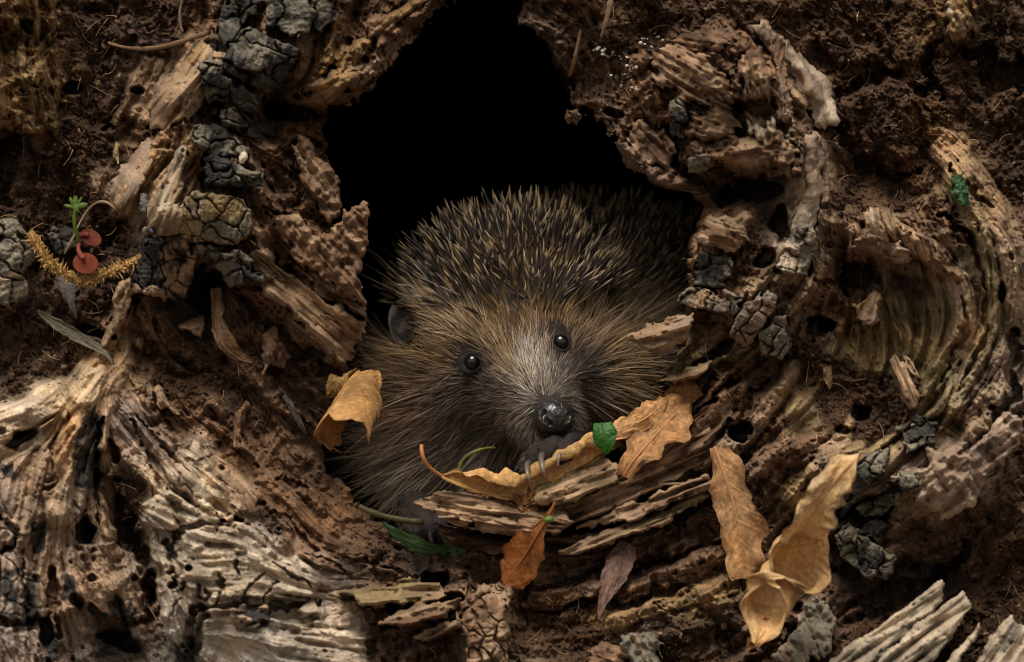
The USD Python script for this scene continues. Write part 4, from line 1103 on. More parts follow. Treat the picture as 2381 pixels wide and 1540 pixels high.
BNm = np.stack([BN[:, 0], BN[:, 2], -BN[:, 1]], 1)  # normals in (x, z, e)


def drawn_at(p):
    """(x, z, e) mm -> layout coordinates."""
    k_ = (DIST - p[..., 2] * MM) / DIST
    return 1190.5 + p[..., 0] * MM / PX / k_, 770 - p[..., 1] * MM / PX / k_


def front_of(X, Y):
    """The foremost body vertex under a layout point."""
    bx, by = drawn_at(BV)
    near_ = np.hypot(bx - X, by - Y) < 14
    i_ = np.flatnonzero(near_)
    return i_[np.argmax(BV[i_, 2])]


put(hog, 'body', BW, BF, M['skin'], np.tile((0.032, 0.023, 0.018), (len(BW), 1)), BN)

eyes = []
for X, Y, r_ in ((1098, 842, 2.5), (1305, 795, 2.45)):
    i_ = front_of(X, Y)
    n_ = BNm[i_] * 0.55 + np.array([0.05, 0.02, 0.85])
    n_ /= np.linalg.norm(n_)
    k_ = (DIST - BV[i_, 2] * MM) / DIST
    c_ = np.array([(X - 1190.5) * PX / MM * k_, (770 - Y) * PX / MM * k_, BV[i_, 2]]) - n_ * 0.5
    eyes.append((c_, n_, r_))
    s_ = trimesh.creation.icosphere(4)
    ev = mmw(c_ + np.array(s_.vertices) * r_)
    ef = np.array(s_.faces)[:, ::-1]
    put(hog, 'eye', ev, ef, M['eye'])
    # lids: a soft dark ring with a little grey skin towards the nose
    a_ = np.cross(n_, [0, 1, 0])
    a_ /= np.linalg.norm(a_)
    b_ = np.cross(a_, n_)
    tt, pp = np.meshgrid(np.linspace(0, 2 * np.pi, 49)[:-1], np.linspace(0, 2 * np.pi, 17)[:-1], indexing='ij')
    towards = np.cos(tt - (-0.5 if X < 1200 else -2.4 + 1.9))
    maj = r_ * 0.98 + 0.35 + 0.45 * np.clip(towards, 0, 1)
    mino = 0.55 + 0.6 * np.clip(towards, 0, 1) + 0.08 * np.sin(5 * tt)
    rr = maj + mino * np.cos(pp)
    pv = c_ + rr[..., None] * (np.cos(tt)[..., None] * a_ + np.sin(tt)[..., None] * b_ * 0.92) + (mino * np.sin(pp) * 0.9 + 0.3 - 0.15 * np.sin(tt))[..., None] * n_
    i_, j_ = np.meshgrid(np.arange(48), np.arange(16), indexing='ij')
    q_ = np.stack([i_ * 16 + j_, ((i_ + 1) % 48) * 16 + j_, ((i_ + 1) % 48) * 16 + (j_ + 1) % 16, i_ * 16 + (j_ + 1) % 16], -1).reshape(-1, 4)
    put(hog, 'eyelid', mmw(pv.reshape(-1, 3)), q_, M['skin'], np.tile((0.022, 0.019, 0.018), (48 * 16, 1)))

# nose
nc = np.array([11.8, -24.7, 17.5])
s_ = trimesh.creation.icosphere(5)
nd = np.array(s_.vertices)
nr = np.array([5.6, 5.2, 5.0])
nx_, nz_ = nd[:, 0] * 5.6, nd[:, 1] * 5.2
frontal = sstep(-0.2, 0.4, nd[:, 2])
dep = np.zeros(len(nd))
dA, tA = seg_dist(nx_, nz_, [(-2.6, 1.6), (-2.9, 0.2), (-2.2, -0.9), (-1.2, -1.5), (-0.9, -2.1)])
dep -= 1.35 * sstep(1.0, 0.15, dA) * frontal
dA, _ = seg_dist(nx_, nz_, [(4.6, 0.6), (4.2, -0.8), (3.4, -1.6)])
dep -= 1.0 * sstep(0.9, 0.2, dA) * frontal
dep -= 0.28 * sstep(0.5, 0.05, np.abs(nx_ - 1.0)) * frontal * sstep(2.0, -1.5, nz_)
dep += 0.35 * np.exp(-((nx_ + 3.7)**2 + (nz_ + 0.4)**2) / 2.2) * frontal
dep += 0.12 * vfbm(nx_ / 2.0, nz_ / 2.0, 301, 3)
nv_ = nc + nd * nr + nd * dep[:, None]
put(hog, 'nose', mmw(nv_), np.array(s_.faces)[:, ::-1], M['nose'])

# ear
ec = BV[front_of(950, 748)] + np.array([-1.0, 0, 1.5])
k_ = (DIST - ec[2] * MM) / DIST
ec = np.array([(944 - 1190.5) * PX / MM * k_, (770 - 748) * PX / MM * k_, ec[2]])
ec = ec + np.array([0, 0, 5.0])
en = np.array([-0.30, 0.12, 0.95])
en /= np.linalg.norm(en)
ea = np.cross([0.12, 1, 0], en)
ea /= np.linalg.norm(ea)
eb = np.cross(en, ea)
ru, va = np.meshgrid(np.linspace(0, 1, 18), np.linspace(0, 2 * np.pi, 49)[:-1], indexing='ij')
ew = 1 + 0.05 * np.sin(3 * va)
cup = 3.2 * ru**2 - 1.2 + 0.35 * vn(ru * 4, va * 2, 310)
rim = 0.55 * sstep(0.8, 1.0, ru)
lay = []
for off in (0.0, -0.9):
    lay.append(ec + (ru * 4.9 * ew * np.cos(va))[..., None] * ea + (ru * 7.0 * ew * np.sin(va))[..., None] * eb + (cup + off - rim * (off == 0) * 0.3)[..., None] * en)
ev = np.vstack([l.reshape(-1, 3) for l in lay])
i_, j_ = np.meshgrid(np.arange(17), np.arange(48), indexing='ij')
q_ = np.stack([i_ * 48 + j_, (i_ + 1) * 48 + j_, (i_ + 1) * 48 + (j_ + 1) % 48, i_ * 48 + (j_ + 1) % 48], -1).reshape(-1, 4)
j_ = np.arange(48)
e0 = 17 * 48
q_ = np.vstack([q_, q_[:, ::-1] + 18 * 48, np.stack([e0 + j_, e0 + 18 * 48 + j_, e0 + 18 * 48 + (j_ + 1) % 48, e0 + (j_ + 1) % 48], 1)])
put(hog, 'ear', mmw(ev), q_, M['skin'], np.tile((0.21, 0.185, 0.165), (len(ev), 1)) * (np.clip(1 + 0.5 * vfbm(ev[:, 0] / 1.6, ev[:, 1] / 1.6, 311, 4, 0.65), 0.35, 2.2) + 0.5 * sstep(0.78, 0.95, np.r_[ru.ravel(), ru.ravel()]))[:, None])  # paler towards the edge: a rim highlight painted into the colour


# paws
def hull_chain(chains):
    import manifold3d as m3
    parts = []
    for ch in chains:
        for (p0, r0), (p1, r1) in zip(ch[:-1], ch[1:]):
            sp = []
            for p_, r_ in ((p0, r0), (p1, r1)):
                sp.append(m3.Manifold.sphere(r_, 24).translate(list(map(float, p_))))
            parts.append(m3.Manifold.batch_hull(sp))
    o = parts[0]
    for p_ in parts[1:]:
        o = o + p_
    o = o.refine_to_length(0.5)
    m_ = o.to_mesh()
    t_ = trimesh.Trimesh(np.array(m_.vert_properties[:, :3]), np.array(m_.tri_verts))
    trimesh.smoothing.filter_taubin(t_, iterations=14)
    return np.array(t_.vertices), np.array(t_.faces)


def L(X, Y, e):
    w_ = at(X, Y, e) / MM
    return np.array([w_[0], w_[2], -w_[1]])


def fix(v, f):
    w_ = mmw(v)
    n_ = np.cross(w_[f[:, 1]] - w_[f[:, 0]], w_[f[:, 2]] - w_[f[:, 0]])
    return w_, f if (n_ * (w_[f].mean(1) - w_.mean(0))).sum() > 0 else f[:, ::-1]


def paw(chains, claws, name, tone):
    v, f = hull_chain(chains)
    v, f = fix(v, f)
    v = v + vnormals(v, f) * (0.00009 * np.sin(v[:, 2] / 0.00045 + 2.5 * vn(v[:, 0] / 0.002, v[:, 2] / 0.003, 321)) + 0.00014 * vfbm(v[:, 0] / 0.0012, v[:, 2] / 0.0012, 322, 3))[:, None]
    prim = put(hog, name, v, f, M['skin'], np.tile(tone, (len(v), 1)) * (1 + 0.2 * vfbm(v[:, 0] / 0.002, v[:, 2] / 0.002, 320, 3))[:, None])
    vnn = vnormals(v, f)
    nh = 420
    ph_ = hr.integers(0, len(v), nh)
    hd = vnn[ph_] * 0.5 + np.array([-0.15, -0.3, -0.85]) + hr.normal(0, 0.2, (nh, 3))
    hl = hr.uniform(0.0008, 0.0022, nh)
    tq = np.linspace(0, 1, 4)
    curves(prim, 'hairs', v[ph_][:, None] + hl[:, None, None] * tq[None, :, None] * hd[:, None], np.tile(np.array([0.07, 0.07, 0.05, 0.02]) * MM, (nh, 1)), M['hair'], np.tile((0.16, 0.12, 0.09), (nh * 4, 1)), kind='stuff')
    for pts_, r_ in claws:
        Pc = smooth_line([L(*p_) for p_ in pts_], 14)
        t_ = np.linspace(0, 1, 14)
        w_, f_ = tube(Pc, r_ * (1 - 0.72 * t_**1.2), 10)
        w_, f_ = fix(w_, f_)
        tt_ = np.r_[np.repeat(t_, 10), 0, 1][:, None]
        put(prim, 'claw', w_, f_, M['claw'], np.array((0.05, 0.038, 0.034)) * (1 - tt_) + np.array((0.22, 0.17, 0.14)) * tt_)
    return prim


paw([[(L(1345, 1005, -12), 5.0), (L(1318, 1030, 8), 4.3), (L(1264, 1044, 17), 3.1), (L(1241, 1064, 23), 2.8), (L(1232, 1085, 24.5), 1.9)],
     [(L(1318, 1032, 9), 4.2), (L(1288, 1038, 20), 3.1), (L(1272, 1054, 25), 3.0), (L(1264, 1071, 26.5), 2.0)],
     [(L(1326, 1032, 12), 4.2), (L(1330, 1036, 20), 3.4), (L(1314, 1053, 23), 2.8), (L(1306, 1066, 23.5), 1.8)],
     [(L(1264, 1046, 15), 3.1), (L(1228, 1070, 18), 2.4), (L(1212, 1086, 18.5), 1.7)]],
    [([(1230, 1078, 26.5), (1225, 1092, 32.0), (1228, 1108, 34.0), (1233, 1121, 33.2)], 1.0), ([(1261, 1058, 28.6), (1259, 1074, 33), (1263, 1092, 35), (1268, 1109, 33.5)], 1.05),
     ([(1305, 1052, 25.5), (1299, 1068, 29), (1297, 1084, 29)], 0.85)], 'front_paw', (0.022, 0.0165, 0.015))
paw([[(L(960, 1180, -22), 5), (L(985, 1212, -8), 4), (L(1000, 1240, -3), 2.6)], [(L(970, 1180, -20), 5), (L(1012, 1220, -8), 3.6), (L(1030, 1246, -3), 2.4)], [(L(960, 1180, -22), 5), (L(965, 1225, -8), 3.4), (L(975, 1246, -4), 2.3)]],
    [([(1000, 1238, -1), (1004, 1258, 1), (1012, 1282, 0)], 0.9), ([(1032, 1246, -1), (1038, 1264, 1), (1040, 1286, 0)], 0.9)], 'hind_paw', (0.03, 0.023, 0.02))

# ---- fur: how long, which colour, where
FUR = [(1283, 905, 2.6, 'muzzle'), (1262, 880, 4.0, 'grey'), (1240, 850, 5.5, 'white'), (1232, 835, 6, 'white'), (1250, 872, 5, 'white'), (1280, 850, 5, 'muzzle'), (1240, 900, 4, 'grey'), (1268, 812, 5, 'brown'), (1192, 838, 7, 'gold'), (1250, 790, 6, 'grey'), (1200, 860, 6, 'tan'), (1185, 900, 4, 'dark'), (1150, 885, 3.6, 'dark'), (1060, 895, 6, 'dark'), (1095, 905, 4, 'dark'), (1120, 850, 3, 'dark'), (1345, 835, 3.5, 'dark'), (1345, 900, 4, 'dark'), (1320, 860, 4, 'dark'), (1322, 760, 4, 'brown'), (1365, 790, 6, 'brown'), (1335, 770, 4, 'gold'),
       (1200, 965, 4, 'muzzle'), (1225, 1000, 4, 'muzzle'), (1130, 960, 6, 'muzzle'), (1075, 930, 6, 'dark'), (1040, 880, 7, 'brown'), (1165, 930, 4, 'dark'), (1330, 925, 4, 'dark'), (1370, 870, 5, 'dark'), (1110, 1010, 9, 'muzzle'), (1345, 965, 5, 'muzzle'), (1300, 1030, 3.6, 'muzzle'), (1250, 1035, 6, 'muzzle'), (1160, 1055, 13, 'ashy'), (1000, 960, 15, 'brown'), (1060, 960, 9, 'umber'), (950, 860, 17, 'brown'), (880, 900, 26, 'brown'), (900, 1000, 23, 'ashy'), (930, 1100, 25, 'ashy'), (1050, 1080, 22, 'ashy'), (1000, 1160, 22, 'ashy'),
       (880, 760, 26, 'brown'), (860, 680, 20, 'brown'), (1000, 810, 13, 'gold'), (960, 780, 14, 'gold'), (1050, 760, 13, 'tan'), (1000, 720, 14, 'tan'), (1150, 805, 9, 'tan'), (1100, 780, 11, 'tan'), (1040, 850, 8, 'gold'), (1100, 728, 5.5, 'umber'), (1200, 745, 3.5, 'umber'), (1150, 745, 4.5, 'orange'), (1270, 745, 4.5, 'orange'), (1230, 772, 5, 'orange'), (1190, 800, 6, 'umber'), (1270, 785, 5, 'umber'), (1165, 850, 6, 'umber'), (1330, 745, 7, 'gold'), (1290, 770, 5, 'brown'), (1400, 700, 17, 'tan'), (1380, 640, 18, 'brown'), (1450, 780, 17, 'tan'), (1500, 860, 17, 'brown'), (1420, 880, 13, 'gold'), (1400, 820, 12, 'gold'), (1460, 950, 15, 'brown'), (1510, 950, 16, 'ashy'), (1400, 1000, 9, 'ashy'), (1400, 940, 9, 'brown'), (1385, 770, 9, 'brown')]
HUE = {k_: tuple(0.86 * np.array(c_)) for k_, c_ in {'muzzle': (0.15, 0.115, 0.09), 'white': (0.58, 0.50, 0.42), 'grey': (0.33, 0.26, 0.20), 'dark': (0.085, 0.064, 0.053), 'tan': (0.56, 0.39, 0.23), 'gold': (0.33, 0.21, 0.095), 'umber': (0.15, 0.095, 0.06), 'orange': (0.31, 0.165, 0.055), 'brown': (0.33, 0.215, 0.13), 'ashy': (0.40, 0.31, 0.225)}.items()}
FP = np.array([f_[:2] for f_ in FUR], float)
FL = np.array([f_[2] for f_ in FUR])
FC = np.array([HUE[f_[3]] for f_ in FUR])
ftree = cKDTree(FP)
area = np.linalg.norm(np.cross(BV[BF[:, 1]] - BV[BF[:, 0]], BV[BF[:, 2]] - BV[BF[:, 0]]), axis=1) / 2
fcn = BNm[BF].mean(1)
fcc = BV[BF].mean(1)


def roots(n_, wgt):
    pr = area * wgt
    fi = hr.choice(len(BF), n_, p=pr / pr.sum())
    a_, b_ = hr.random(n_), hr.random(n_)
    fl_ = a_ + b_ > 1
    a_[fl_], b_[fl_] = 1 - a_[fl_], 1 - b_[fl_]
    w_ = np.stack([1 - a_ - b_, a_, b_], 1)
    p_ = (BV[BF[fi]] * w_[..., None]).sum(1)
    n2 = (BNm[BF[fi]] * w_[..., None]).sum(1)
    return p_, n2 / np.linalg.norm(n2, axis=1, keepdims=True)


SPX = [700, 820, 900, 1000, 1110, 1200, 1300, 1380, 1440, 1480, 1540, 1580, 1640, 1760]
SPY = [620, 668, 690, 716, 734, 738, 730, 700, 690, 740, 880, 900, 900, 900]
fX, fY = drawn_at(fcc)
above = np.interp(fX, SPX, SPY) - fY              # positive where the spines grow
view = sstep(-0.45, 0.1, fcn[:, 2])
spiny = sstep(-16, 2, above) * (1 + 0.9 * np.exp(-(above / 45)**2)) * ((fcc[:, 1] > -22) | (fcc[:, 2] < -60))
rump = ((fcc[:, 2] < -70) & (fcc[:, 0] > 15)) | ((fcc[:, 2] < -52) & (fcc[:, 0] > 32))
spiny = np.maximum(spiny, rump * 1.0)
furry = 1 - sstep(-14, 26, above)
furry = np.where(rump, 0, furry)
short = 1 + 0.9 * ((fY > 930) & (fX < 1150)) + 2.2 * np.exp(-((fX - 1230)**2 + (fY - 890)**2) / (2 * 130**2))
NF = 42000
p_, n_ = roots(NF, view * furry * short)
X_, Y_ = drawn_at(p_)
jx, jy = X_ + hr.normal(0, 9, NF), Y_ + hr.normal(0, 9, NF)
dd, ii = ftree.query(np.stack([jx, jy], 1), k=5)
w_ = 1 / (dd + 8)**2.5
w_ /= w_.sum(1, keepdims=True)
Lh = (FL[ii] * w_).sum(1) * hr.uniform(0.65, 1.25, NF)
Ch = (FC[ii] * w_[..., None]).sum(1)
# the way it lies: back from the muzzle, then outward
src = np.array([11.0 - 1.5, -20.0, 10.0])
d_ = p_ - src
ux, uy = X_ - 1262, 925 - Y_
r2 = np.hypot(ux, uy) + 1e-6
d2 = np.stack([ux / r2, uy / r2, -0.25 * np.ones(NF)], 1)
clx, cly = vfbm(X_ / 38, Y_ / 38, 330, 3, 0.6), vfbm(X_ / 38, Y_ / 38, 331, 3, 0.6)
longf = np.clip((Lh - 6) / 14, 0, 1)
d2[:, 0] += 0.22 * clx + hr.normal(0, 0.13, NF)
d2[:, 1] += 0.22 * cly + hr.normal(0, 0.13, NF) - 0.10 * longf * (Y_ > 850)
low_ = (Y_ > 1000) & (X_ < 1200)
d2[low_, 0] -= 0.25
tn = d2 - n_ * (d2 * n_).sum(1, keepdims=True)
tn /= np.linalg.norm(tn, axis=1, keepdims=True)
lift = 0.22 + 0.25 * longf + hr.uniform(-0.1, 0.22, NF)
dir_ = tn + lift[:, None] * n_
dir_ /= np.linalg.norm(dir_, axis=1, keepdims=True)
ok = np.ones(NF, bool)
for c_, en_, r_ in eyes:
    de = p_ - c_
    de_ = np.linalg.norm(de, axis=1)
    ok &= de_ > r_ + 0.9
    nr_ = de_ < r_ + 3.0
    Lh[nr_] = np.minimum(Lh[nr_], 2.6)
    away = de[nr_] / de_[nr_, None]
    dir_[nr_] = away + 0.25 * n_[nr_]
    dir_[nr_] /= np.linalg.norm(dir_[nr_], axis=1, keepdims=True)
    Ch[nr_] = Ch[nr_] * 0.45 + np.array(HUE['dark']) * 0.55
    # nothing may hang across the eye
    for s_ in (0.4, 0.7, 1.0):
        tip = p_ + dir_ * Lh[:, None] * s_
        tx, ty = drawn_at(tip)
        ex, ey = drawn_at(c_)
        ok &= np.hypot(tx - ex, ty - ey) > 24
ok &= np.linalg.norm(p_ - nc, axis=1) > 5.6
# the outer half of the ear stays bare
ex, ey = drawn_at(ec)
ok &= ~((np.hypot((X_ - ex) / 40, (Y_ - ey) / 56) < 1) & (X_ < ex + 22))
for s_ in (0.3, 0.55, 0.8, 1.0):
    tx, ty = drawn_at(p_ + dir_ * Lh[:, None] * s_)
    ok &= ~((np.hypot((tx - ex + 10) / 31, (ty - ey) / 56) < 1) & (hr.random(NF) < 0.985))
p_, n_, dir_, Lh, Ch, longf, X_, Y_ = (q[ok] for q in (p_, n_, dir_, Lh, Ch, longf, X_, Y_))
NF = len(p_)
K = 6
t_ = np.linspace(0, 1, K)
bend = hr.normal(0, 0.14, (NF, 3)) + np.array([0, -0.10, 0.0]) * longf[:, None] + 0.12 * n_
pts_ = p_[:, None] - 0.4 * n_[:, None] + Lh[:, None, None] * (t_[None, :, None] * dir_[:, None] + (t_**2)[None, :, None] * bend[:, None])
wid = (0.14 + 0.075 * longf)[:, None] * hr.uniform(0.7, 1.25, (NF, 1)) * np.array([0.8, 1.0, 1.0, 0.85, 0.6, 0.2])[None]
vary = np.exp(hr.normal(0, 0.5, (NF, 1)))
dk_ = hr.random(NF) < 0.26
vary[dk_] *= 0.35
ramp_ = np.array([0.35, 0.55, 0.8, 1.0, 1.12, 1.15])
ch = np.clip(Ch[:, None] * vary[:, None] * ramp_[None, :, None], 0.008, 0.8)
curves(hog, 'fur', mmw(pts_), wid * MM, M['hair'], ch, kind='stuff')

# whiskers and stray guard hairs
NW = 46
i_ = hr.choice(np.flatnonzero((np.hypot(X_ - 1230, Y_ - 970) < 190) & (Y_ > 860)), NW)
wl = hr.uniform(7, 19, NW)
wd = dir_[i_] + 0.35 * n_[i_] + hr.normal(0, 0.22, (NW, 3))
wp = p_[i_][:, None] + wl[:, None, None] * (t_[None, :, None] * wd[:, None] + (t_**2)[None, :, None] * (hr.normal(0, 0.16, (NW, 3)) + [0, -0.22, 0])[:, None])
curves(hog, 'whiskers', mmw(wp), np.tile(np.array([0.09, 0.09, 0.085, 0.07, 0.05, 0.02]), (NW, 1)) * MM, M['hair'], np.tile((0.27, 0.22, 0.175), (NW * K, 1)), kind='stuff')

# long loose guard hairs along both cheeks
NG = 420
cand = np.flatnonzero((((X_ < 1010) & (Y_ > 640)) | ((X_ > 1370) & (Y_ > 600))) & (Y_ < 1120) & (Lh > 9))
i_ = hr.choice(cand, NG)
gl = hr.uniform(16, 30, NG)
gd = dir_[i_] + 0.30 * n_[i_] + hr.normal(0, 0.16, (NG, 3))
gp = p_[i_][:, None] + gl[:, None, None] * (t_[None, :, None] * gd[:, None] + (t_**2)[None, :, None] * (hr.normal(0, 0.12, (NG, 3)) + [0, -0.14, 0])[:, None])
gc = np.array((0.30, 0.21, 0.14)) * np.exp(hr.normal(0, 0.4, (NG, 1)))
tx, ty = drawn_at(gp)
keep_ = ~(np.hypot((tx - ex + 8) / 34, (ty - ey) / 58) < 1).any(1)
gp, gc = gp[keep_], gc[keep_]
NG = len(gp)
curves(hog, 'guard_hairs', mmw(gp), np.tile(np.array([0.16, 0.19, 0.18, 0.15, 0.1, 0.03]), (NG, 1)) * MM, M['hair'], np.repeat(np.clip(gc, 0.01, 0.7)[:, None], K, 1), kind='stuff')

# ---- spines
NS = 4200
p_, n_ = roots(NS, sstep(-0.75, -0.2, fcn[:, 2] + 0.25 * (fcn[:, 1] > 0)) * spiny * np.where(rump, 1.15, 1.0))
X_, Y_ = drawn_at(p_)
ab = np.interp(X_, SPX, SPY) - Y_
edge_ = np.exp(-np.clip(ab, 0, None) / 60)
ux, uy = X_ - 1235, 930 - Y_
r2 = np.hypot(ux, uy)
rd = np.stack([ux / r2, uy / r2, -0.35 + 0 * ux], 1)
cl = np.stack([vfbm(X_ / 60, Y_ / 60, 340 + a_, 2) for a_ in range(3)], 1)
sdv = n_ * (0.75 - 0.35 * edge_)[:, None] + rd * (0.5 + 0.6 * edge_)[:, None] + 0.18 * cl + hr.normal(0, 0.36, (NS, 3))
sdv /= np.linalg.norm(sdv, axis=1, keepdims=True)
sl = hr.uniform(11.5, 21.5, NS) * (0.82 + 0.18 * (1 - edge_))
sr = hr.uniform(0.32, 0.54, NS)
RT = np.array([0, 0.3, 0.5, 0.70, 0.80, 0.88, 0.955, 1.0])
RR = np.array([0.55, 0.9, 1.0, 0.95, 0.78, 0.6, 0.34, 0.04])
tipc = np.array((0.39, 0.275, 0.15))
darkc = np.array((0.032, 0.024, 0.022))
basec = np.array((0.24, 0.155, 0.07))


def spine_mesh(k):
    P_ = p_[k] - n_[k] * 0.6 + sdv[k] * (RT * sl[k])[:, None] + (np.array([0, 0.02, -0.03]) * sl[k]) * (RT**2)[:, None]
    v, f = tube(P_, RR * sr[k], 6, cap=False)
    v, f = fix(v, f)
    b_ = hr.uniform(-0.08, 0.06)
    wt = 0.9 * sstep(0.82 + b_, 0.90 + b_, RT) * (1 - 0.5 * sstep(0.93, 1.0, RT))
    wb = 1 - sstep(0.28 + b_, 0.52 + b_, RT)
    c_ = darkc * (1 - wt - wb)[:, None] + tipc * wt[:, None] + basec * wb[:, None]
    c_ = np.clip(c_ * hr.uniform(0.65, 1.3), 0.01, 0.8)
    return v, f, np.repeat(c_, 6, 0)


order = np.argsort(-(p_[:, 2] + 0.25 * p_[:, 1] - 40 * (n_[:, 2] < -0.1)))
for k in order[:300]:
    v, f, c_ = spine_mesh(k)
    put(hog, 'spine', v, f, M['spine'], c_)
acc = [spine_mesh(k) for k in order[300:]]
v, f = join([(a_[0], a_[1]) for a_ in acc])
put(hog, 'spine_coat', v, f, M['spine'], np.vstack([a_[2] for a_ in acc]), kind='stuff')


# ------------------------------------------------------------------ leaves
def leaf(name, label, mid, width, color, across=((1, 0, 0),), curl=((0, 0.0),), wave=0.8, wfreq=3.0, crinkle=0.35, lobes=0.0, nlobes=4, cup=0.0, mat=None, seed=1, thick=0.12, group=None, category='leaf',
         stalk=None, stalk_r=0.5, vein=(0.16, 8), rib=True, nu=84, nv=41, dark_edge=0.25, face=(0, -1, 0), spots=0.3, roll=((0, 0, 0),), roll_from=0.5, ragged=0.0, into=None, part='blade'):
    """A leaf blade along the line mid (layout X, Y, e); width [(u, left, right)] in layout units; across: which way the blade spreads, (x, z, e), along its length;
    curl: bend across the blade in radians per mm."""
    t = into or thing(name, label, category, group)
    mid = np.array([at(*m) for m in mid])
    Pm = smooth_line(mid, nu)
    T = np.gradient(Pm, axis=0)
    T /= np.linalg.norm(T, axis=1, keepdims=True)
    u = np.linspace(0, 1, nu)
    ac = np.array(across, float)
    ac = np.stack([ac[:, 0], -ac[:, 2], ac[:, 1]], 1)
    ku = np.linspace(0, 1, len(ac))
    B = np.stack([np.interp(u, ku, ac[:, a_]) for a_ in range(3)], 1)
    B -= T * (B * T).sum(1, keepdims=True)
    B /= np.linalg.norm(B, axis=1, keepdims=True)
    N = np.cross(T, B)
    if (N @ np.array(face, float)).mean() < 0:
        N = -N
    W = np.array(width, float)
    wl = np.interp(u, W[:, 0], W[:, 1]) * PX
    wr = np.interp(u, W[:, 0], W[:, 2]) * PX
    sm = 2.0
    wl, wr = ndimage.gaussian_filter1d(wl, sm), ndimage.gaussian_filter1d(wr, sm)
    wl *= 1 + lobes * np.sin(2 * np.pi * nlobes * u + seed) + 0.06 * vfbm(u * 22, u * 0 + seed, 350 + seed, 3)
    wr *= 1 + lobes * np.sin(2 * np.pi * nlobes * u + seed + 0.7) + 0.06 * vfbm(u * 22, u * 0 + seed + 5, 351 + seed, 3)
    v = np.linspace(-1, 1, nv)
    UU, VV = np.meshgrid(u, v, indexing='ij')
    s = np.where(VV < 0, VV * wl[:, None], VV * wr[:, None])
    cu = np.array([(c_ + (c_[1],))[:3] for c_ in curl], float)
    kap = np.interp(u, cu[:, 0], cu[:, 1])[:, None] * 1000.0
    if cu.shape[1] > 2:
        kap = np.where(VV < 0, kap, np.interp(u, cu[:, 0], cu[:, 2])[:, None] * 1000.0)
    ro = np.array(roll, float)
    rol = np.where(VV < 0, -np.interp(u, ro[:, 0], ro[:, 1])[:, None], np.interp(u, ro[:, 0], ro[:, 2])[:, None])
    ang = kap * s + rol * np.clip((np.abs(VV) - roll_from) / (1 - roll_from), 0, 1)**1.3
    ds = np.diff(s, axis=1)
    am = (ang[:, 1:] + ang[:, :-1]) / 2
    lat = np.concatenate([np.zeros((nu, 1)), np.cumsum(np.cos(am) * ds, 1)], 1)
    nor = np.concatenate([np.zeros((nu, 1)), np.cumsum(np.sin(am) * ds, 1)], 1)
    lat, nor = lat - lat[:, nv // 2:nv // 2 + 1], nor - nor[:, nv // 2:nv // 2 + 1]
    mm_w = np.minimum(wl, wr).mean() / MM
    off = wave * MM * VV**2 * np.sin(2 * np.pi * wfreq * UU + np.where(VV < 0, 0.0, 1.7) + 1.3 * vn(UU * 3, VV + seed, 352 + seed))
    off = off + crinkle * MM * (vfbm(UU * 9 + seed, VV * 2.6, 353 + seed, 4, 0.55)) * (0.3 + np.abs(VV))
    off = off + cup * MM * VV**2
    nve = vein[1]
    ph = UU * nve - np.abs(VV) * 1.1 + 0.12 * vn(UU * 5, VV * 2, 354 + seed)
    dv = np.abs(ph - np.rint(ph))
    vn_ = np.exp(-(dv / 0.07)**2) * (1 - 0.5 * np.abs(VV)) * (np.abs(VV) < 0.95)
    fine = np.exp(-(np.abs((UU * nve * 4 + VV * 7) % 1 - 0.5) / 0.12)**2)
    mr = np.exp(-(VV / 0.045)**2)
    off = off + vein[0] * MM * (vn_ + 0.12 * fine) - 0.5 * vein[0] * MM * np.cos(2 * np.pi * ph) * (1 - np.abs(VV)) + 1.2 * vein[0] * MM * mr
    # the frame at a rolled point
    S = Pm[:, None] + lat[..., None] * B[:, None] + nor[..., None] * N[:, None]
    if ragged:
        rg_ = ragged * MM * vfbm(VV * 4 + seed, VV * 0, 357 + seed, 3, 0.6)
        S = S + T[:, None] * (rg_ * (sstep(0.3, 0.0, UU) + sstep(0.7, 1.0, UU)))[..., None]
    Nl = np.cos(ang)[..., None] * N[:, None] - np.sin(ang)[..., None] * B[:, None]
    S = S + off[..., None] * Nl
    front, backs = S.reshape(-1, 3), (S - thick * MM * Nl).reshape(-1, 3)
    idx = np.arange(nu * nv).reshape(nu, nv)
    q = np.stack([idx[:-1, :-1], idx[1:, :-1], idx[1:, 1:], idx[:-1, 1:]], -1).reshape(-1, 4)
    n0 = nu * nv
    border = np.r_[idx[0, :-1], idx[:-1, -1], idx[-1, :0:-1], idx[:0:-1, 0]]
    nb = np.roll(border, -1)
    rimq = np.stack([border, nb, nb + n0, border + n0], 1)
    c = np.array(color, float)
    blot = vfbm(UU * 6 + seed, VV * 2.5, 355 + seed, 4, 0.6)
    shade = 1 + 0.2 * blot - dark_edge * sstep(0.75, 1.0, np.abs(VV)) * 0.5 + 0.30 * vn_ + 0.22 * mr - 0.10 * fine
    C = c * shade[..., None]
    if spots:
        w = sstep(0.9, 1.8, vfbm(UU * 14, VV * 6 + seed, 356 + seed, 3, 0.7))[..., None] * spots
        C = C * (1 - w) + c * np.array((0.35, 0.28, 0.25)) * w
    C = np.clip(C * np.minimum(1, 0.8 / np.maximum(C.max(-1, keepdims=True), 1e-6)), 0.01, 0.8).reshape(-1, 3)
    vv = np.vstack([front, backs])
    f = np.vstack([q, q[:, ::-1] + n0, rimq])
    tri = np.vstack([f[:, [0, 1, 2]], f[:, [0, 2, 3]]])
    nf = vnormals(front, np.vstack([q[:, [0, 1, 2]], q[:, [0, 2, 3]]]))
    put(t, part, vv, tri, mat or M['leaf'], np.vstack([C, C * 0.95]), np.vstack([nf, -nf]))
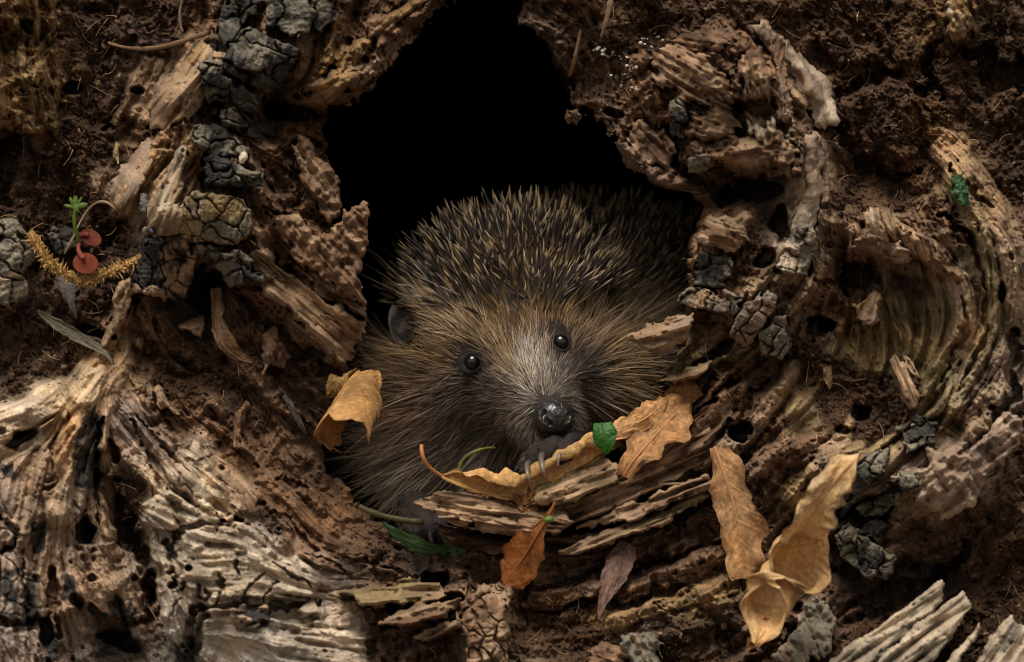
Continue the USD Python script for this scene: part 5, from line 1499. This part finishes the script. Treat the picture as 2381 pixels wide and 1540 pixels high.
    if rib:
        rv, rf = tube(Pm[:-3] + N[:-3] * 0.05 * MM, np.linspace(0.42, 0.12, nu - 3) * MM * (stalk_r / 0.5), 8)
        put(t, 'midrib', rv, rf, M['twig'], np.tile(np.array(color) * np.array((0.8, 0.72, 0.66)), (len(rv), 1)))
    if stalk:
        Ps = smooth_line(np.array([at(*m) for m in stalk]), 26)
        rv, rf = tube(Ps, np.linspace(1.15, 0.9, 26) * stalk_r * MM, 9)
        put(t, 'stalk', rv, rf, M['twig'], np.tile(np.array(color) * np.array((0.75, 0.5, 0.45)), (len(rv), 1)))
    return t


TAN, GOLD, RUST = (0.50, 0.27, 0.10), (0.58, 0.33, 0.12), (0.30, 0.105, 0.030)
# rolled leaf at the hedgehog's left cheek
leaf('dry_leaf', 'rolled tan dry leaf with open curled ends beside the fur of the left cheek', [(764, 966, 46), (786, 930, 36), (808, 894, 24), (834, 862, 10)], [(0, 128, 120), (0.3, 120, 118), (0.6, 112, 104), (0.85, 88, 84), (1, 74, 70)], TAN, ((0.85, 0.5, 0.0),), ((0, -0.125, -0.135), (0.5, -0.145, -0.15), (1, -0.18, -0.18)), 0.5, 2.0, 0.3, seed=3, nu=70, nv=71, vein=(0.12, 6), rib=False, ragged=2.2)
leaf('dry_leaf', 'folded olive-yellow dry leaf flap behind the rolled leaf at the left cheek', [(775, 925, 6), (790, 890, 8), (822, 862, 6)], [(0, 22, 30), (0.5, 30, 34), (1, 14, 20)], (0.36, 0.21, 0.07), ((0.8, 0.5, 0.1),), ((0, 0.02), (1, 0.06)), 0.8, 1.2, 0.25, seed=4, rib=False)
# long rolled leaf under the paw
leaf('dry_leaf', 'long golden dry leaf rolled lengthwise under the claws on the ledge', [(1026, 1108, 28), (1090, 1136, 27), (1160, 1152, 26), (1235, 1150, 25), (1300, 1112, 24), (1365, 1072, 22), (1430, 1028, 19), (1490, 980, 14)],
     [(0, 2, 2), (0.1, 4, 40), (0.3, 8, 88), (0.5, 8, 100), (0.62, 8, 96), (0.8, 10, 84), (0.92, 10, 60), (1, 8, 14)], (0.56, 0.33, 0.13), ((0.1, 1.0, 0.2), (0.0, 1.0, 0.2), (-0.2, 1.0, 0.1), (-0.45, 0.9, 0.1)), ((0, 0.0, 0.02), (0.5, 0.0, 0.02), (1, 0.0, 0.03)), 1.0, 7.5, 1.1, seed=5, stalk=[(980, 1036, 33), (984, 1064, 34), (1002, 1090, 31), (1028, 1107, 28)], stalk_r=0.5, vein=(0.22, 8), nu=120, nv=61,
     roll=((0, 0, 0.8), (0.2, 0, 2.8), (0.5, 0, 3.6), (0.62, 0, 4.4), (1, 0, 4.2)), roll_from=0.40)
# oak leaves to the right of the paw
leaf('dry_leaf', 'lobed tan oak leaf lying flat right of the green scrap on the ledge', [(1452, 1108, 25), (1470, 1075, 26), (1500, 1040, 25), (1545, 990, 20), (1600, 935, 12)], [(0, 14, 14), (0.15, 26, 22), (0.3, 62, 44), (0.42, 50, 34), (0.55, 34, 56), (0.72, 52, 58), (0.88, 46, 40), (1, 18, 16)], (0.48, 0.245, 0.10), ((0.75, -0.65, 0.25), (0.7, -0.7, 0.25)), ((0, -0.01), (0.5, -0.04, 0.03), (1, -0.03, 0.03)), 1.1, 2.6, 0.4, lobes=0.14, nlobes=3.4, seed=6, vein=(0.14, 6))
leaf('dry_leaf', 'narrow folded tan oak leaf rising behind the green scrap on the ledge', [(1398, 1030, 20), (1440, 1005, 22), (1490, 980, 21), (1540, 925, 14)], [(0, 10, 10), (0.4, 26, 22), (0.7, 36, 26), (1, 10, 8)], (0.47, 0.25, 0.10), ((0.5, -0.8, 0.25),), ((0, 0.06), (1, 0.05)), 0.6, 2.0, 0.3, lobes=0.1, seed=7, vein=(0.12, 5))
leaf('dry_leaf', 'brown oak leaf edge tucked between the ledge and the fur on the right', [(1545, 950, 6), (1580, 925, 8), (1628, 905, 6)], [(0, 26, 26), (0.5, 34, 30), (1, 20, 18)], (0.36, 0.16, 0.06), ((0.4, -0.8, 0.3),), ((0, 0.02), (1, 0.02)), 0.5, 1.5, 0.3, seed=8, rib=False)
leaf('green_leaf', 'small glossy green leaf scrap between the oak leaves right of the paw', [(1398, 984, 32), (1404, 1016, 34), (1412, 1056, 33)], [(0, 18, 24), (0.35, 27, 31), (0.7, 22, 24), (1, 3, 3)], (0.025, 0.115, 0.01), ((1, 0.1, -0.1),), ((0, 0.05), (1, 0.03)), 0.25, 1.0, 0.1, mat=M['green'], seed=9, spots=0, vein=(0.1, 5), stalk_r=0.3, category='green leaf')
# upright oak leaf, rust leaf, mauve leaf
leaf('dry_leaf', 'upright tan oak leaf with wavy edges and dark midrib left of the bright curled leaf', [(1662, 1040, 16), (1680, 1090, 19), (1705, 1170, 22), (1722, 1250, 24), (1732, 1345, 24)], [(0, 14, 24), (0.12, 20, 44), (0.2, 24, 46), (0.28, 46, 46), (0.36, 40, 40), (0.5, 46, 46), (0.6, 46, 70), (0.68, 42, 62), (0.78, 44, 44), (0.9, 40, 46), (1, 34, 40)], (0.42, 0.225, 0.095), ((1, 0.25, 0.0), (1, 0.1, 0.1)), ((0, 0.05), (0.3, -0.03), (0.6, 0.03, 0.07), (1, 0.01)), 1.5, 3.6, 0.4, lobes=0.08, nlobes=4, seed=10, vein=(0.3, 7), stalk_r=0.75)
leaf('dry_leaf', 'flat rust-brown pointed leaf hanging over the front of the ledge', [(1290, 1168, 33), (1272, 1205, 33), (1245, 1250, 32), (1215, 1300, 29), (1168, 1352, 25)], [(0, 2, 3), (0.2, 9, 8), (0.34, 16, 14), (0.42, 42, 34), (0.6, 52, 46), (0.8, 44, 46), (0.92, 24, 42), (1, 3, 14)], RUST, ((0.8, -0.55, 0.1),), ((0, 0.02), (1, 0.03)), 0.4, 2.5, 0.22, lobes=0.05, nlobes=5, seed=11, vein=(0.10, 6), spots=0.2)
leaf('dry_leaf', 'narrow mauve-brown withered leaf pointing down below the ledge', [(1462, 1265, 19), (1440, 1310, 23), (1418, 1365, 24), (1400, 1410, 25), (1393, 1440, 26)], [(0, 18, 20), (0.25, 30, 34), (0.5, 30, 28), (0.75, 14, 12), (1, 2, 2)], (0.25, 0.15, 0.12), ((0.95, -0.25, 0.1),), ((0, 0.03), (1, 0.08)), 0.5, 2.2, 0.35, seed=12, vein=(0.14, 7), stalk_r=0.4)
# the big bright curled leaf in front
big = leaf('dry_leaf', 'large bright golden curled leaf standing in front at lower right', [(2004, 1060, 66), (1970, 1085, 67), (1920, 1145, 66), (1882, 1202, 62), (1856, 1256, 50)],
     [(0, 8, 10), (0.12, 26, 30), (0.4, 52, 56), (0.68, 68, 72), (0.85, 62, 60), (1, 34, 30)], (0.70, 0.47, 0.23), ((0.8, 0.55, 0.1), (0.85, 0.5, 0.1), (0.95, 0.3, 0.0)), ((0, 0.12), (0.4, 0.17), (0.75, 0.18), (1, 0.14)), 0.45, 5.0, 0.75, seed=13, vein=(0.3, 8), stalk_r=0.8, nu=120, nv=61, spots=0.08, mat=M['gloss'],
     roll=((0, -0.5, -0.8), (0.3, -1.3, -2.4), (0.7, -1.4, -2.6), (1, -0.8, -1.0)), roll_from=0.5)
leaf('fold', None, [(1888, 1188, 58), (1858, 1240, 52), (1832, 1295, 46), (1818, 1350, 44), (1806, 1405, 46), (1788, 1452, 52), (1756, 1498, 55)],
     [(0, 30, 30), (0.15, 62, 58), (0.3, 120, 105), (0.45, 185, 165), (0.62, 215, 205), (0.78, 160, 150), (0.9, 62, 56), (1, 6, 8)], (0.68, 0.43, 0.19), ((0.85, 0.5, 0.1), (0.98, 0.2, 0.0), (1, 0.1, 0.0), (1, 0.15, 0)), ((0, 0.16), (0.3, 0.14), (0.5, 0.115, 0.12), (0.65, 0.115, 0.12), (0.82, 0.16), (1, 0.2)), 0.55, 4.0, 0.8, seed=31, vein=(0.3, 9), rib=False, nu=120, nv=91, spots=0.08, mat=M['gloss'],
     roll=((0, -0.8, -1.0), (0.3, -0.9, -1.1), (0.5, -0.2, -0.1), (0.65, 0.3, 0.2), (1, 0, 0)), roll_from=0.7, into=big, part='fold')
leaf('dry_leaf', 'small torn orange leaf tip below the bright curled leaf', [(1790, 1440, 50), (1765, 1470, 48), (1745, 1505, 46)], [(0, 16, 18), (0.5, 16, 18), (1, 10, 6)], (0.40, 0.17, 0.05), ((1, 0.3, 0.1),), ((0, 0.1), (1, 0.1)), 0.6, 2, 0.4, seed=14, rib=False)
# green blades in the dark under the ledge
leaf('green_leaf', 'long green leaf blade lying in the shade under the left end of the ledge', [(892, 1214, 2), (930, 1248, 3), (980, 1272, 3), (1040, 1284, 2)], [(0, 4, 4), (0.3, 17, 17), (0.7, 20, 20), (1, 16, 16)], (0.05, 0.105, 0.03), ((0.2, 1, 0.3),), ((0, 0.03), (1, 0.03)), 0.3, 1.5, 0.15, mat=M['green'], seed=15, spots=0, vein=(0.08, 7), stalk_r=0.3, category='green leaf')
leaf('green_leaf', 'broken green leaf end standing below the tip of the ledge', [(1052, 1250, 4), (1060, 1275, 5), (1062, 1312, 5)], [(0, 20, 26), (0.4, 24, 26), (0.8, 10, 16), (1, 3, 3)], (0.06, 0.13, 0.035), ((1, 0.1, 0),), ((0, 0.04), (1, 0.04)), 0.4, 1.5, 0.2, mat=M['green'], seed=16, spots=0, vein=(0.08, 5), stalk_r=0.25, category='green leaf')
leaf('green_leaf', 'crumpled dark green leaf scrap on the curled ridge at far right', [(2222, 408, 33), (2232, 440, 34), (2250, 480, 34)], [(0, 10, 16), (0.5, 20, 18), (1, 8, 6)], (0.045, 0.11, 0.045), ((1, 0.2, 0),), ((0, 0.06), (1, 0.1)), 0.8, 2.5, 0.5, mat=M['green'], seed=17, spots=0, rib=False, category='green leaf')
# grey and brown withered strips on the left
E0 = lambda X, Y, d: (X, Y, float(e_at(X, Y)) + d)
leaf('withered_leaf', 'long grey-green withered leaf strip lying on the soil below the yellow catkin', [E0(88, 722, 5), E0(130, 752, 5), E0(175, 778, 6), E0(222, 805, 7), E0(266, 848, 6)], [(0, 4, 4), (0.25, 15, 14), (0.5, 14, 13), (0.75, 9, 9), (1, 2, 2)], (0.25, 0.22, 0.16), ((0.4, 0.9, 0.1),), ((0, 0.05), (1, 0.1)), 0.4, 2, 0.3, seed=18, stalk_r=0.3, category='withered leaf')
leaf('withered_leaf', 'grey pointed withered leaf hanging below the red seed leaf', [E0(150, 640, 8), E0(160, 680, 9), E0(170, 715, 9), E0(178, 742, 9)], [(0, 24, 24), (0.4, 18, 16), (0.8, 6, 6), (1, 2, 2)], (0.15, 0.125, 0.115), ((1, 0.1, 0),), ((0, 0.08), (1, 0.1)), 0.4, 2, 0.3, seed=19, stalk_r=0.3, category='withered leaf')
leaf('withered_leaf', 'narrow grey withered leaf standing against the pale wood strip', [E0(334, 450, 6), E0(336, 480, 7), E0(338, 512, 7)], [(0, 7, 7), (0.5, 11, 10), (1, 5, 5)], (0.22, 0.20, 0.19), ((1, 0.1, 0),), ((0, 0.1), (1, 0.1)), 0.3, 2, 0.3, seed=20, stalk_r=0.3, category='withered leaf')
leaf('withered_leaf', 'long brown withered leaf curving through the gap beneath the charred blocks', [E0(502, 670, 16), E0(505, 730, 18), E0(520, 785, 18), E0(548, 820, 17), E0(590, 842, 15)], [(0, 12, 12), (0.35, 16, 16), (0.65, 22, 20), (0.85, 16, 14), (1, 3, 3)], (0.19, 0.11, 0.055), ((1, 0.15, 0.2), (0.6, 0.8, 0.1)), ((0, 0.12), (1, 0.06)), 0.4, 2, 0.3, seed=21, stalk_r=0.35, category='withered leaf')
leaf('withered_leaf', 'thin twisted grey leaf below the brown wood right of the long brown leaf', [E0(660, 920, 5), E0(680, 950, 6), E0(698, 985, 6), E0(712, 1010, 6)], [(0, 5, 5), (0.5, 10, 8), (1, 2, 2)], (0.20, 0.17, 0.15), ((1, 0.1, 0.2),), ((0, 0.1), (1, 0.1)), 0.4, 2, 0.3, seed=22, rib=False, category='withered leaf')
leaf('withered_leaf', 'small beige withered leaf stuck in soil below the right-hand charred blocks', [E0(1922, 852, 5), E0(1926, 880, 6), E0(1930, 905, 6)], [(0, 10, 10), (0.5, 12, 11), (1, 2, 2)], (0.26, 0.17, 0.085), ((1, 0.1, 0),), ((0, 0.05), (1, 0.05)), 0.3, 2, 0.2, seed=23, stalk_r=0.25, category='withered leaf')
leaf('withered_leaf', 'tattered purple-brown withered leaf under the curved twig at upper left', [E0(300, 52, 4), E0(330, 78, 5), E0(375, 92, 5), E0(430, 100, 4)], [(0, 10, 8), (0.5, 22, 18), (1, 8, 8)], (0.11, 0.06, 0.05), ((0.2, 1, 0.2),), ((0, 0.03), (1, 0.03)), 0.9, 4, 0.7, lobes=0.25, nlobes=5, seed=24, rib=False, category='withered leaf')
leaf('withered_leaf', 'crumpled brown leaf pressed between ledge and long rolled leaf', [(1232, 1195, 26), (1222, 1172, 27), (1212, 1150, 25)], [(0, 14, 20), (0.5, 22, 26), (1, 20, 22)], (0.27, 0.125, 0.05), ((1, 0.2, 0),), ((0, 0.03), (1, 0.05)), 1.2, 3, 0.9, seed=25, rib=False, category='withered leaf')

# ------------------------------------------------------------------ seedling, catkin, pebble, twigs, chips
sg = thing('seedling', 'tiny green seedling with two red round seed leaves growing from the soil at far left', 'seedling')


def tubeL(parent, name, P, r0, r1, color, mat=None, n_=24, sides=9):
    Ps = smooth_line(np.array([at(*m) for m in P]), n_)
    v, f = tube(Ps, np.linspace(r0, r1, n_) * MM, sides)
    return put(parent, name, v, f, mat or M['twig'], np.tile(color, (len(v), 1)))


tubeL(sg, 'stem', [(186, 568, 22), (178, 545, 25), (173, 515, 27), (175, 488, 28)], 0.62, 0.5, (0.15, 0.24, 0.035), M['green'])


def blob_leaf(parent, name, c, ax, ay, rot, color, e_tilt=(0.0, 0.0), bulge=0.8, mat=None, tip=0.0):
    r_, a_ = np.meshgrid(np.linspace(0, 1, 10), np.linspace(0, 2 * np.pi, 41)[:-1], indexing='ij')
    x = r_ * np.cos(a_) * ax
    y = r_ * np.sin(a_) * ay * (1 - tip * np.cos(a_))
    cr, sr_ = math.cos(rot), math.sin(rot)
    X = c[0] + (x * cr - y * sr_)
    Y = c[1] + (x * sr_ + y * cr)
    e = c[2] + bulge * (1 - r_**2) + e_tilt[0] * x + e_tilt[1] * y
    S = at(X, Y, e).reshape(-1, 3)
    S2 = at(X, Y, e - 0.5).reshape(-1, 3)
    i, j = np.meshgrid(np.arange(9), np.arange(40), indexing='ij')
    q = np.stack([i * 40 + j, i * 40 + (j + 1) % 40, (i + 1) * 40 + (j + 1) % 40, (i + 1) * 40 + j], -1).reshape(-1, 4)
    j = np.arange(40)
    rq = np.stack([360 + j, 360 + (j + 1) % 40, 760 + (j + 1) % 40, 760 + j], 1)
    return put(parent, name, np.vstack([S, S2]), np.vstack([q, q[:, ::-1] + 400, rq]), mat or M['green'], np.clip(np.tile(color, (800, 1)) * (1 + 0.10 * vn(np.r_[x.ravel(), x.ravel()] / 8, np.r_[y.ravel(), y.ravel()] / 8, 370))[:, None], 0, 1))


blob_leaf(sg, 'seed_leaf', (199, 613, 27), 30, 25, 0.15, (0.17, 0.042, 0.024), (0.0, 0.05), bulge=0.25, mat=M['petal'])
blob_leaf(sg, 'seed_leaf', (211, 553, 24), 27, 18, 0.45, (0.155, 0.044, 0.027), (0.02, 0.04), bulge=0.25, mat=M['petal'])
tubeL(sg, 'leaf_stalk', [(190, 565, 22), (182, 575, 25), (186, 590, 27), (196, 602, 28)], 0.5, 0.7, (0.24, 0.065, 0.055), M['petal'])
tubeL(sg, 'leaf_stalk', [(186, 566, 22), (186, 550, 24), (194, 545, 24.5), (204, 548, 24.5)], 0.5, 0.7, (0.24, 0.065, 0.055), M['petal'])
for dx, dy, rx, ry, rot in ((0, -14, 6, 13, 0.1), (-15, -2, 12, 4, 0.25), (16, -4, 13, 6, -0.25), (-8, -12, 4, 12, -0.4), (2, 2, 7, 10, 0.0), (10, -14, 3, 11, 0.5)):
    blob_leaf(sg, 'leaflet', (175 + dx, 482 + dy, 28.5 + 0.1 * dy), rx, ry, rot, (0.12, 0.20, 0.035), bulge=0.2)
ck = thing('catkin', 'shaggy yellow-brown catkin sagging in an arc below the seedling', 'catkin')
CKP = [(72, 542, 18), (95, 585, 22), (130, 625, 24), (170, 645, 25), (210, 650, 25), (255, 632, 23), (300, 612, 20), (335, 592, 17)]
tubeL(ck, 'stem', CKP, 0.9, 0.8, (0.30, 0.17, 0.06), n_=50)
Pk = smooth_line(np.array([at(*m) for m in CKP]), 200)
Tk = np.gradient(Pk, axis=0)
Tk /= np.linalg.norm(Tk, axis=1, keepdims=True)
cr_ = np.random.default_rng(77)
NB = 2400
ki = cr_.integers(3, 197, NB)
rv_ = cr_.normal(0, 1, (NB, 3))
rv_ -= Tk[ki] * (rv_ * Tk[ki]).sum(1, keepdims=True)
rv_ /= np.linalg.norm(rv_, axis=1, keepdims=True)
dirk = rv_ + Tk[ki] * cr_.normal(-0.25, 0.4, (NB, 1))
Lk = cr_.uniform(0.5, 1.25, NB) * MM * np.interp(ki, [0, 40, 160, 200], [0.8, 1.1, 1.0, 0.6])
tk = np.linspace(0, 1, 5)
cv = Pk[ki][:, None] + Lk[:, None, None] * (tk[None, :, None] * dirk[:, None] + (tk**2)[None, :, None] * cr_.normal(0, 0.75, (NB, 1, 3)))
kc = np.array((0.34, 0.20, 0.065)) * np.exp(cr_.normal(0, 0.3, (NB, 1)))
curves(ck, 'bracts', cv, np.tile(np.array([0.40, 0.55, 0.55, 0.42, 0.16]), (NB, 1)) * MM, M['hair'], np.repeat(kc[:, None], 5, 1), kind='stuff')


def lump(name, label, cat, X, Y, e, rx, ry, rz, rot, color, seed, mat=None, rough=0.12):
    s = trimesh.creation.icosphere(4)
    d = np.array(s.vertices)
    r = 1 + rough * vfbm(d[:, 0] * 1.6 + d[:, 2], d[:, 1] * 1.6 + seed, 380 + seed, 3)
    p = d * r[:, None] * [rx, ry, 1]
    c, s_ = math.cos(rot), math.sin(rot)
    w = at(X + p[:, 0] * c - p[:, 1] * s_, Y + p[:, 0] * s_ + p[:, 1] * c, e + p[:, 2] * rz)
    f = np.array(s.faces)
    n = np.cross(w[f[:, 1]] - w[f[:, 0]], w[f[:, 2]] - w[f[:, 0]])
    if (n * (w[f].mean(1) - w.mean(0))).sum() < 0:
        f = f[:, ::-1]
    p_ = put('/World', name, w, f, mat or M['twig'], np.tile(color, (len(w), 1)))
    return tag(p_, label, cat)


lump('pebble', 'small cream oval pebble wedged between two charred blocks left of the hollow', 'pebble', 565, 367, float(e_at(565, 367)) + 10, 10, 16, 1.4, 0.35, (0.55, 0.45, 0.34), 1)
lump('green_bud', 'tiny fresh green bud beside the stalk of the rust-brown leaf', 'bud', 1277, 1209, 33, 8, 13, 1.0, 1.2, (0.12, 0.2, 0.04), 2, M['green'])
lump('resin_drop', 'dark glossy resin drop on the pale wood above the charred block', 'resin', 352, 538, float(e_at(352, 538)) + 10, 10, 9, 1.2, 0.2, (0.02, 0.03, 0.03), 3, M['nose'], 0.06)


def stick(name, label, cat, P, r0, r1, color, mat=None, sides=9):
    Ps = smooth_line(np.array([at(*m) for m in P]), 40)
    w = np.linspace(0, 1, 40)
    R = (r0 + (r1 - r0) * w) * MM * (1 + 0.12 * vn(w * 12, 0 * w, 390 + len(P) + int(abs(P[0][0]))))
    v, f = tube(Ps, R, sides)
    return tag(put('/World', name, v, f, mat or M['twig'], np.tile(color, (len(v), 1))), label, cat)


stick('twig', 'thin curved brown twig lying across the dark soil at upper left', 'twig', [E0(252, 100, 4), E0(300, 112, 5), E0(360, 112, 6), E0(420, 98, 6), E0(478, 78, 6)], 0.45, 0.9, (0.15, 0.085, 0.045))
stick('twig', 'thin upright twig above the curved twig at upper left', 'twig', [E0(428, -10, 5), E0(418, 30, 6), E0(425, 75, 6)], 0.5, 0.35, (0.10, 0.06, 0.04))
stick('twig', 'brown rootlet dangling at the top right of the hollow mouth', 'twig', [E0(1422, -10, 6), E0(1412, 40, 7), E0(1398, 86, 6)], 1.1, 0.4, (0.17, 0.10, 0.055))
stick('twig', 'thin rootlet hugging the right rim of the hollow mouth', 'twig', [E0(1350, 70, 5), E0(1340, 120, 6), E0(1325, 175, 6)], 0.4, 0.6, (0.20, 0.12, 0.06))
stick('plant_stem', 'pale green plant stem lying under the left end of the ledge', 'stem', [(835, 1178, 0), (880, 1196, 1), (930, 1208, 1), (985, 1214, 0)], 0.9, 0.8, (0.13, 0.115, 0.045), M['green'])
stick('plant_stem', 'curved yellow-green stem behind the long rolled leaf and fur', 'stem', [(1068, 1100, 22), (1075, 1072, 22), (1105, 1050, 22), (1150, 1042, 18)], 0.55, 0.4, (0.15, 0.14, 0.025), M['green'])
stick('plant_stem', 'thin dry stem running right from the ledge to the dark hole', 'stem', [(1530, 1128, 20), (1590, 1126, 20), (1650, 1140, 19), (1690, 1170, 16)], 0.4, 0.35, (0.22, 0.15, 0.09))
stick('plant_stem', 'dry arching grass stem behind the seedling', 'stem', [E0(150, 590, 8), E0(180, 530, 9), E0(215, 478, 8), E0(250, 472, 8), E0(268, 488, 7)], 0.3, 0.4, (0.22, 0.15, 0.09))


def top_chunk(name, label, cat, *a, **kw):
    t = thing(name, label, cat)
    chunk(t, 'wood', *a, **kw)


# loose splinter resting in the curled ridge
sp_ = thing('loose_splinter', 'loose brown splinter of wood resting on soil inside the curled ridge', 'splinter')
chunk(sp_, 'shaft', [(2066, 838), (2082, 822), (2108, 852), (2140, 920), (2132, 952), (2112, 958), (2090, 900)], 5, 'tan', 68, 'ledge', mix='rot', lift=5, rag=2, edge=6, back=2)
chunk(sp_, 'shard', [(2100, 830), (2112, 830), (2150, 886), (2146, 894), (2120, 868)], 4, 'tan', 55, 'wood', mix='pink', lift=5, rag=2, edge=5, back=2)

# white fungus specks on the right rim, grit, crumbs and rootlets
fr = np.random.default_rng(88)
fpts = [(1440, 185), (1455, 175), (1462, 192), (1470, 168), (1448, 130), (1425, 128), (1405, 122), (1500, 98), (1520, 108), (1530, 90), (1430, 182), (1446, 200), (1480, 205), (1470, 150), (1465, 158), (1395, 118), (1580, 135), (1595, 140)]
parts = []
ball = trimesh.creation.icosphere(2)
for X, Y in fpts:
    for _ in range(fr.integers(2, 7)):
        x, y = X + fr.normal(0, 7), Y + fr.normal(0, 6)
        r = fr.uniform(0.25, 0.62)
        w = at(x, y, float(e_at(x, y, False)) + 0.4)
        parts.append((w + np.array(ball.vertices) * [r, r * 0.7, r * fr.uniform(0.6, 1)] * MM, np.array(ball.faces)))
v, f = join(parts)
tag(put('/World', 'fungus_specks', v, f, M['twig'], np.tile((0.62, 0.58, 0.5), (len(v), 1)), kind='stuff'), 'tiny white fungus specks scattered on the right rim of the hollow', 'fungus')

soilmap = CW[..., CLS.index('soil')] + 0.35 * CW[..., CLS.index('rot')]
soilmap[OUTSIDE] = 0
soilmap[(GX < -60) | (GX > 2440) | (GY < -40) | (GY > 1600)] = 0
flat = soilmap.ravel() / soilmap.sum()
parts, cols_ = [], []
base_b = [trimesh.creation.icosphere(1) for _ in range(1)][0]
for k in fr.choice(H * Wd, 5200, p=flat):
    X, Y = GX.ravel()[k] + fr.uniform(-2, 2), GY.ravel()[k] + fr.uniform(-2, 2)
    r = fr.choice([0.25, 0.4, 0.6, 1.0], p=[0.42, 0.36, 0.17, 0.05])
    sc = fr.uniform(0.6, 1.3, 3)
    d = np.array(base_b.vertices)
    d = d * (1 + 0.22 * fr.normal(0, 1, (len(d), 1)))
    parts.append((at(X, Y, E.ravel()[k] + 0.25 * r) + d * sc * r * MM, np.array(base_b.faces)))
    cc_ = np.array(COL['soil']) * fr.uniform(0.7, 1.9) if fr.random() < 0.9 else np.array((0.32, 0.21, 0.12)) * fr.uniform(0.5, 1.2)
    cols_.append(np.tile(cc_, (len(d), 1)))
v, f = join(parts)
tag(put('/World', 'soil_crumbs', v, f, M['soil'], np.vstack(cols_), smooth=False, kind='stuff'), 'loose crumbs of soil and wood dust lying on the log and soil', 'crumbs')
NR = 320
ks = fr.choice(H * Wd, NR, p=flat)
X, Y = GX.ravel()[ks], GY.ravel()[ks]
an = fr.uniform(0, 2 * np.pi, NR)
ln = fr.uniform(12, 55, NR)
cvx = fr.normal(0, 0.28, NR)
tk = np.linspace(0, 1, 7)
aa = an[:, None] + cvx[:, None] * tk[None] * 2
PXs, PYs = X[:, None] + ln[:, None] * tk * np.cos(aa), Y[:, None] + ln[:, None] * tk * np.sin(aa)
ee = np.maximum(e_at(PXs, PYs), e_at(PXs, PYs, False)) + 0.5 + 1.2 * np.sin(np.pi * tk)[None] * fr.random((NR, 1))
rc = np.array((0.26, 0.165, 0.085)) * np.exp(fr.normal(0, 0.4, (NR, 1)))
ct_ = curves('/World', 'rootlets', at(PXs, PYs, ee), np.full((NR, 7), 0.16) * MM * fr.uniform(0.6, 1.7, (NR, 1)), M['hair'], np.repeat(rc[:, None], 7, 1), kind='stuff')
tag(ct_, 'fine tan rootlets and fibres scattered over the soil', 'rootlets')
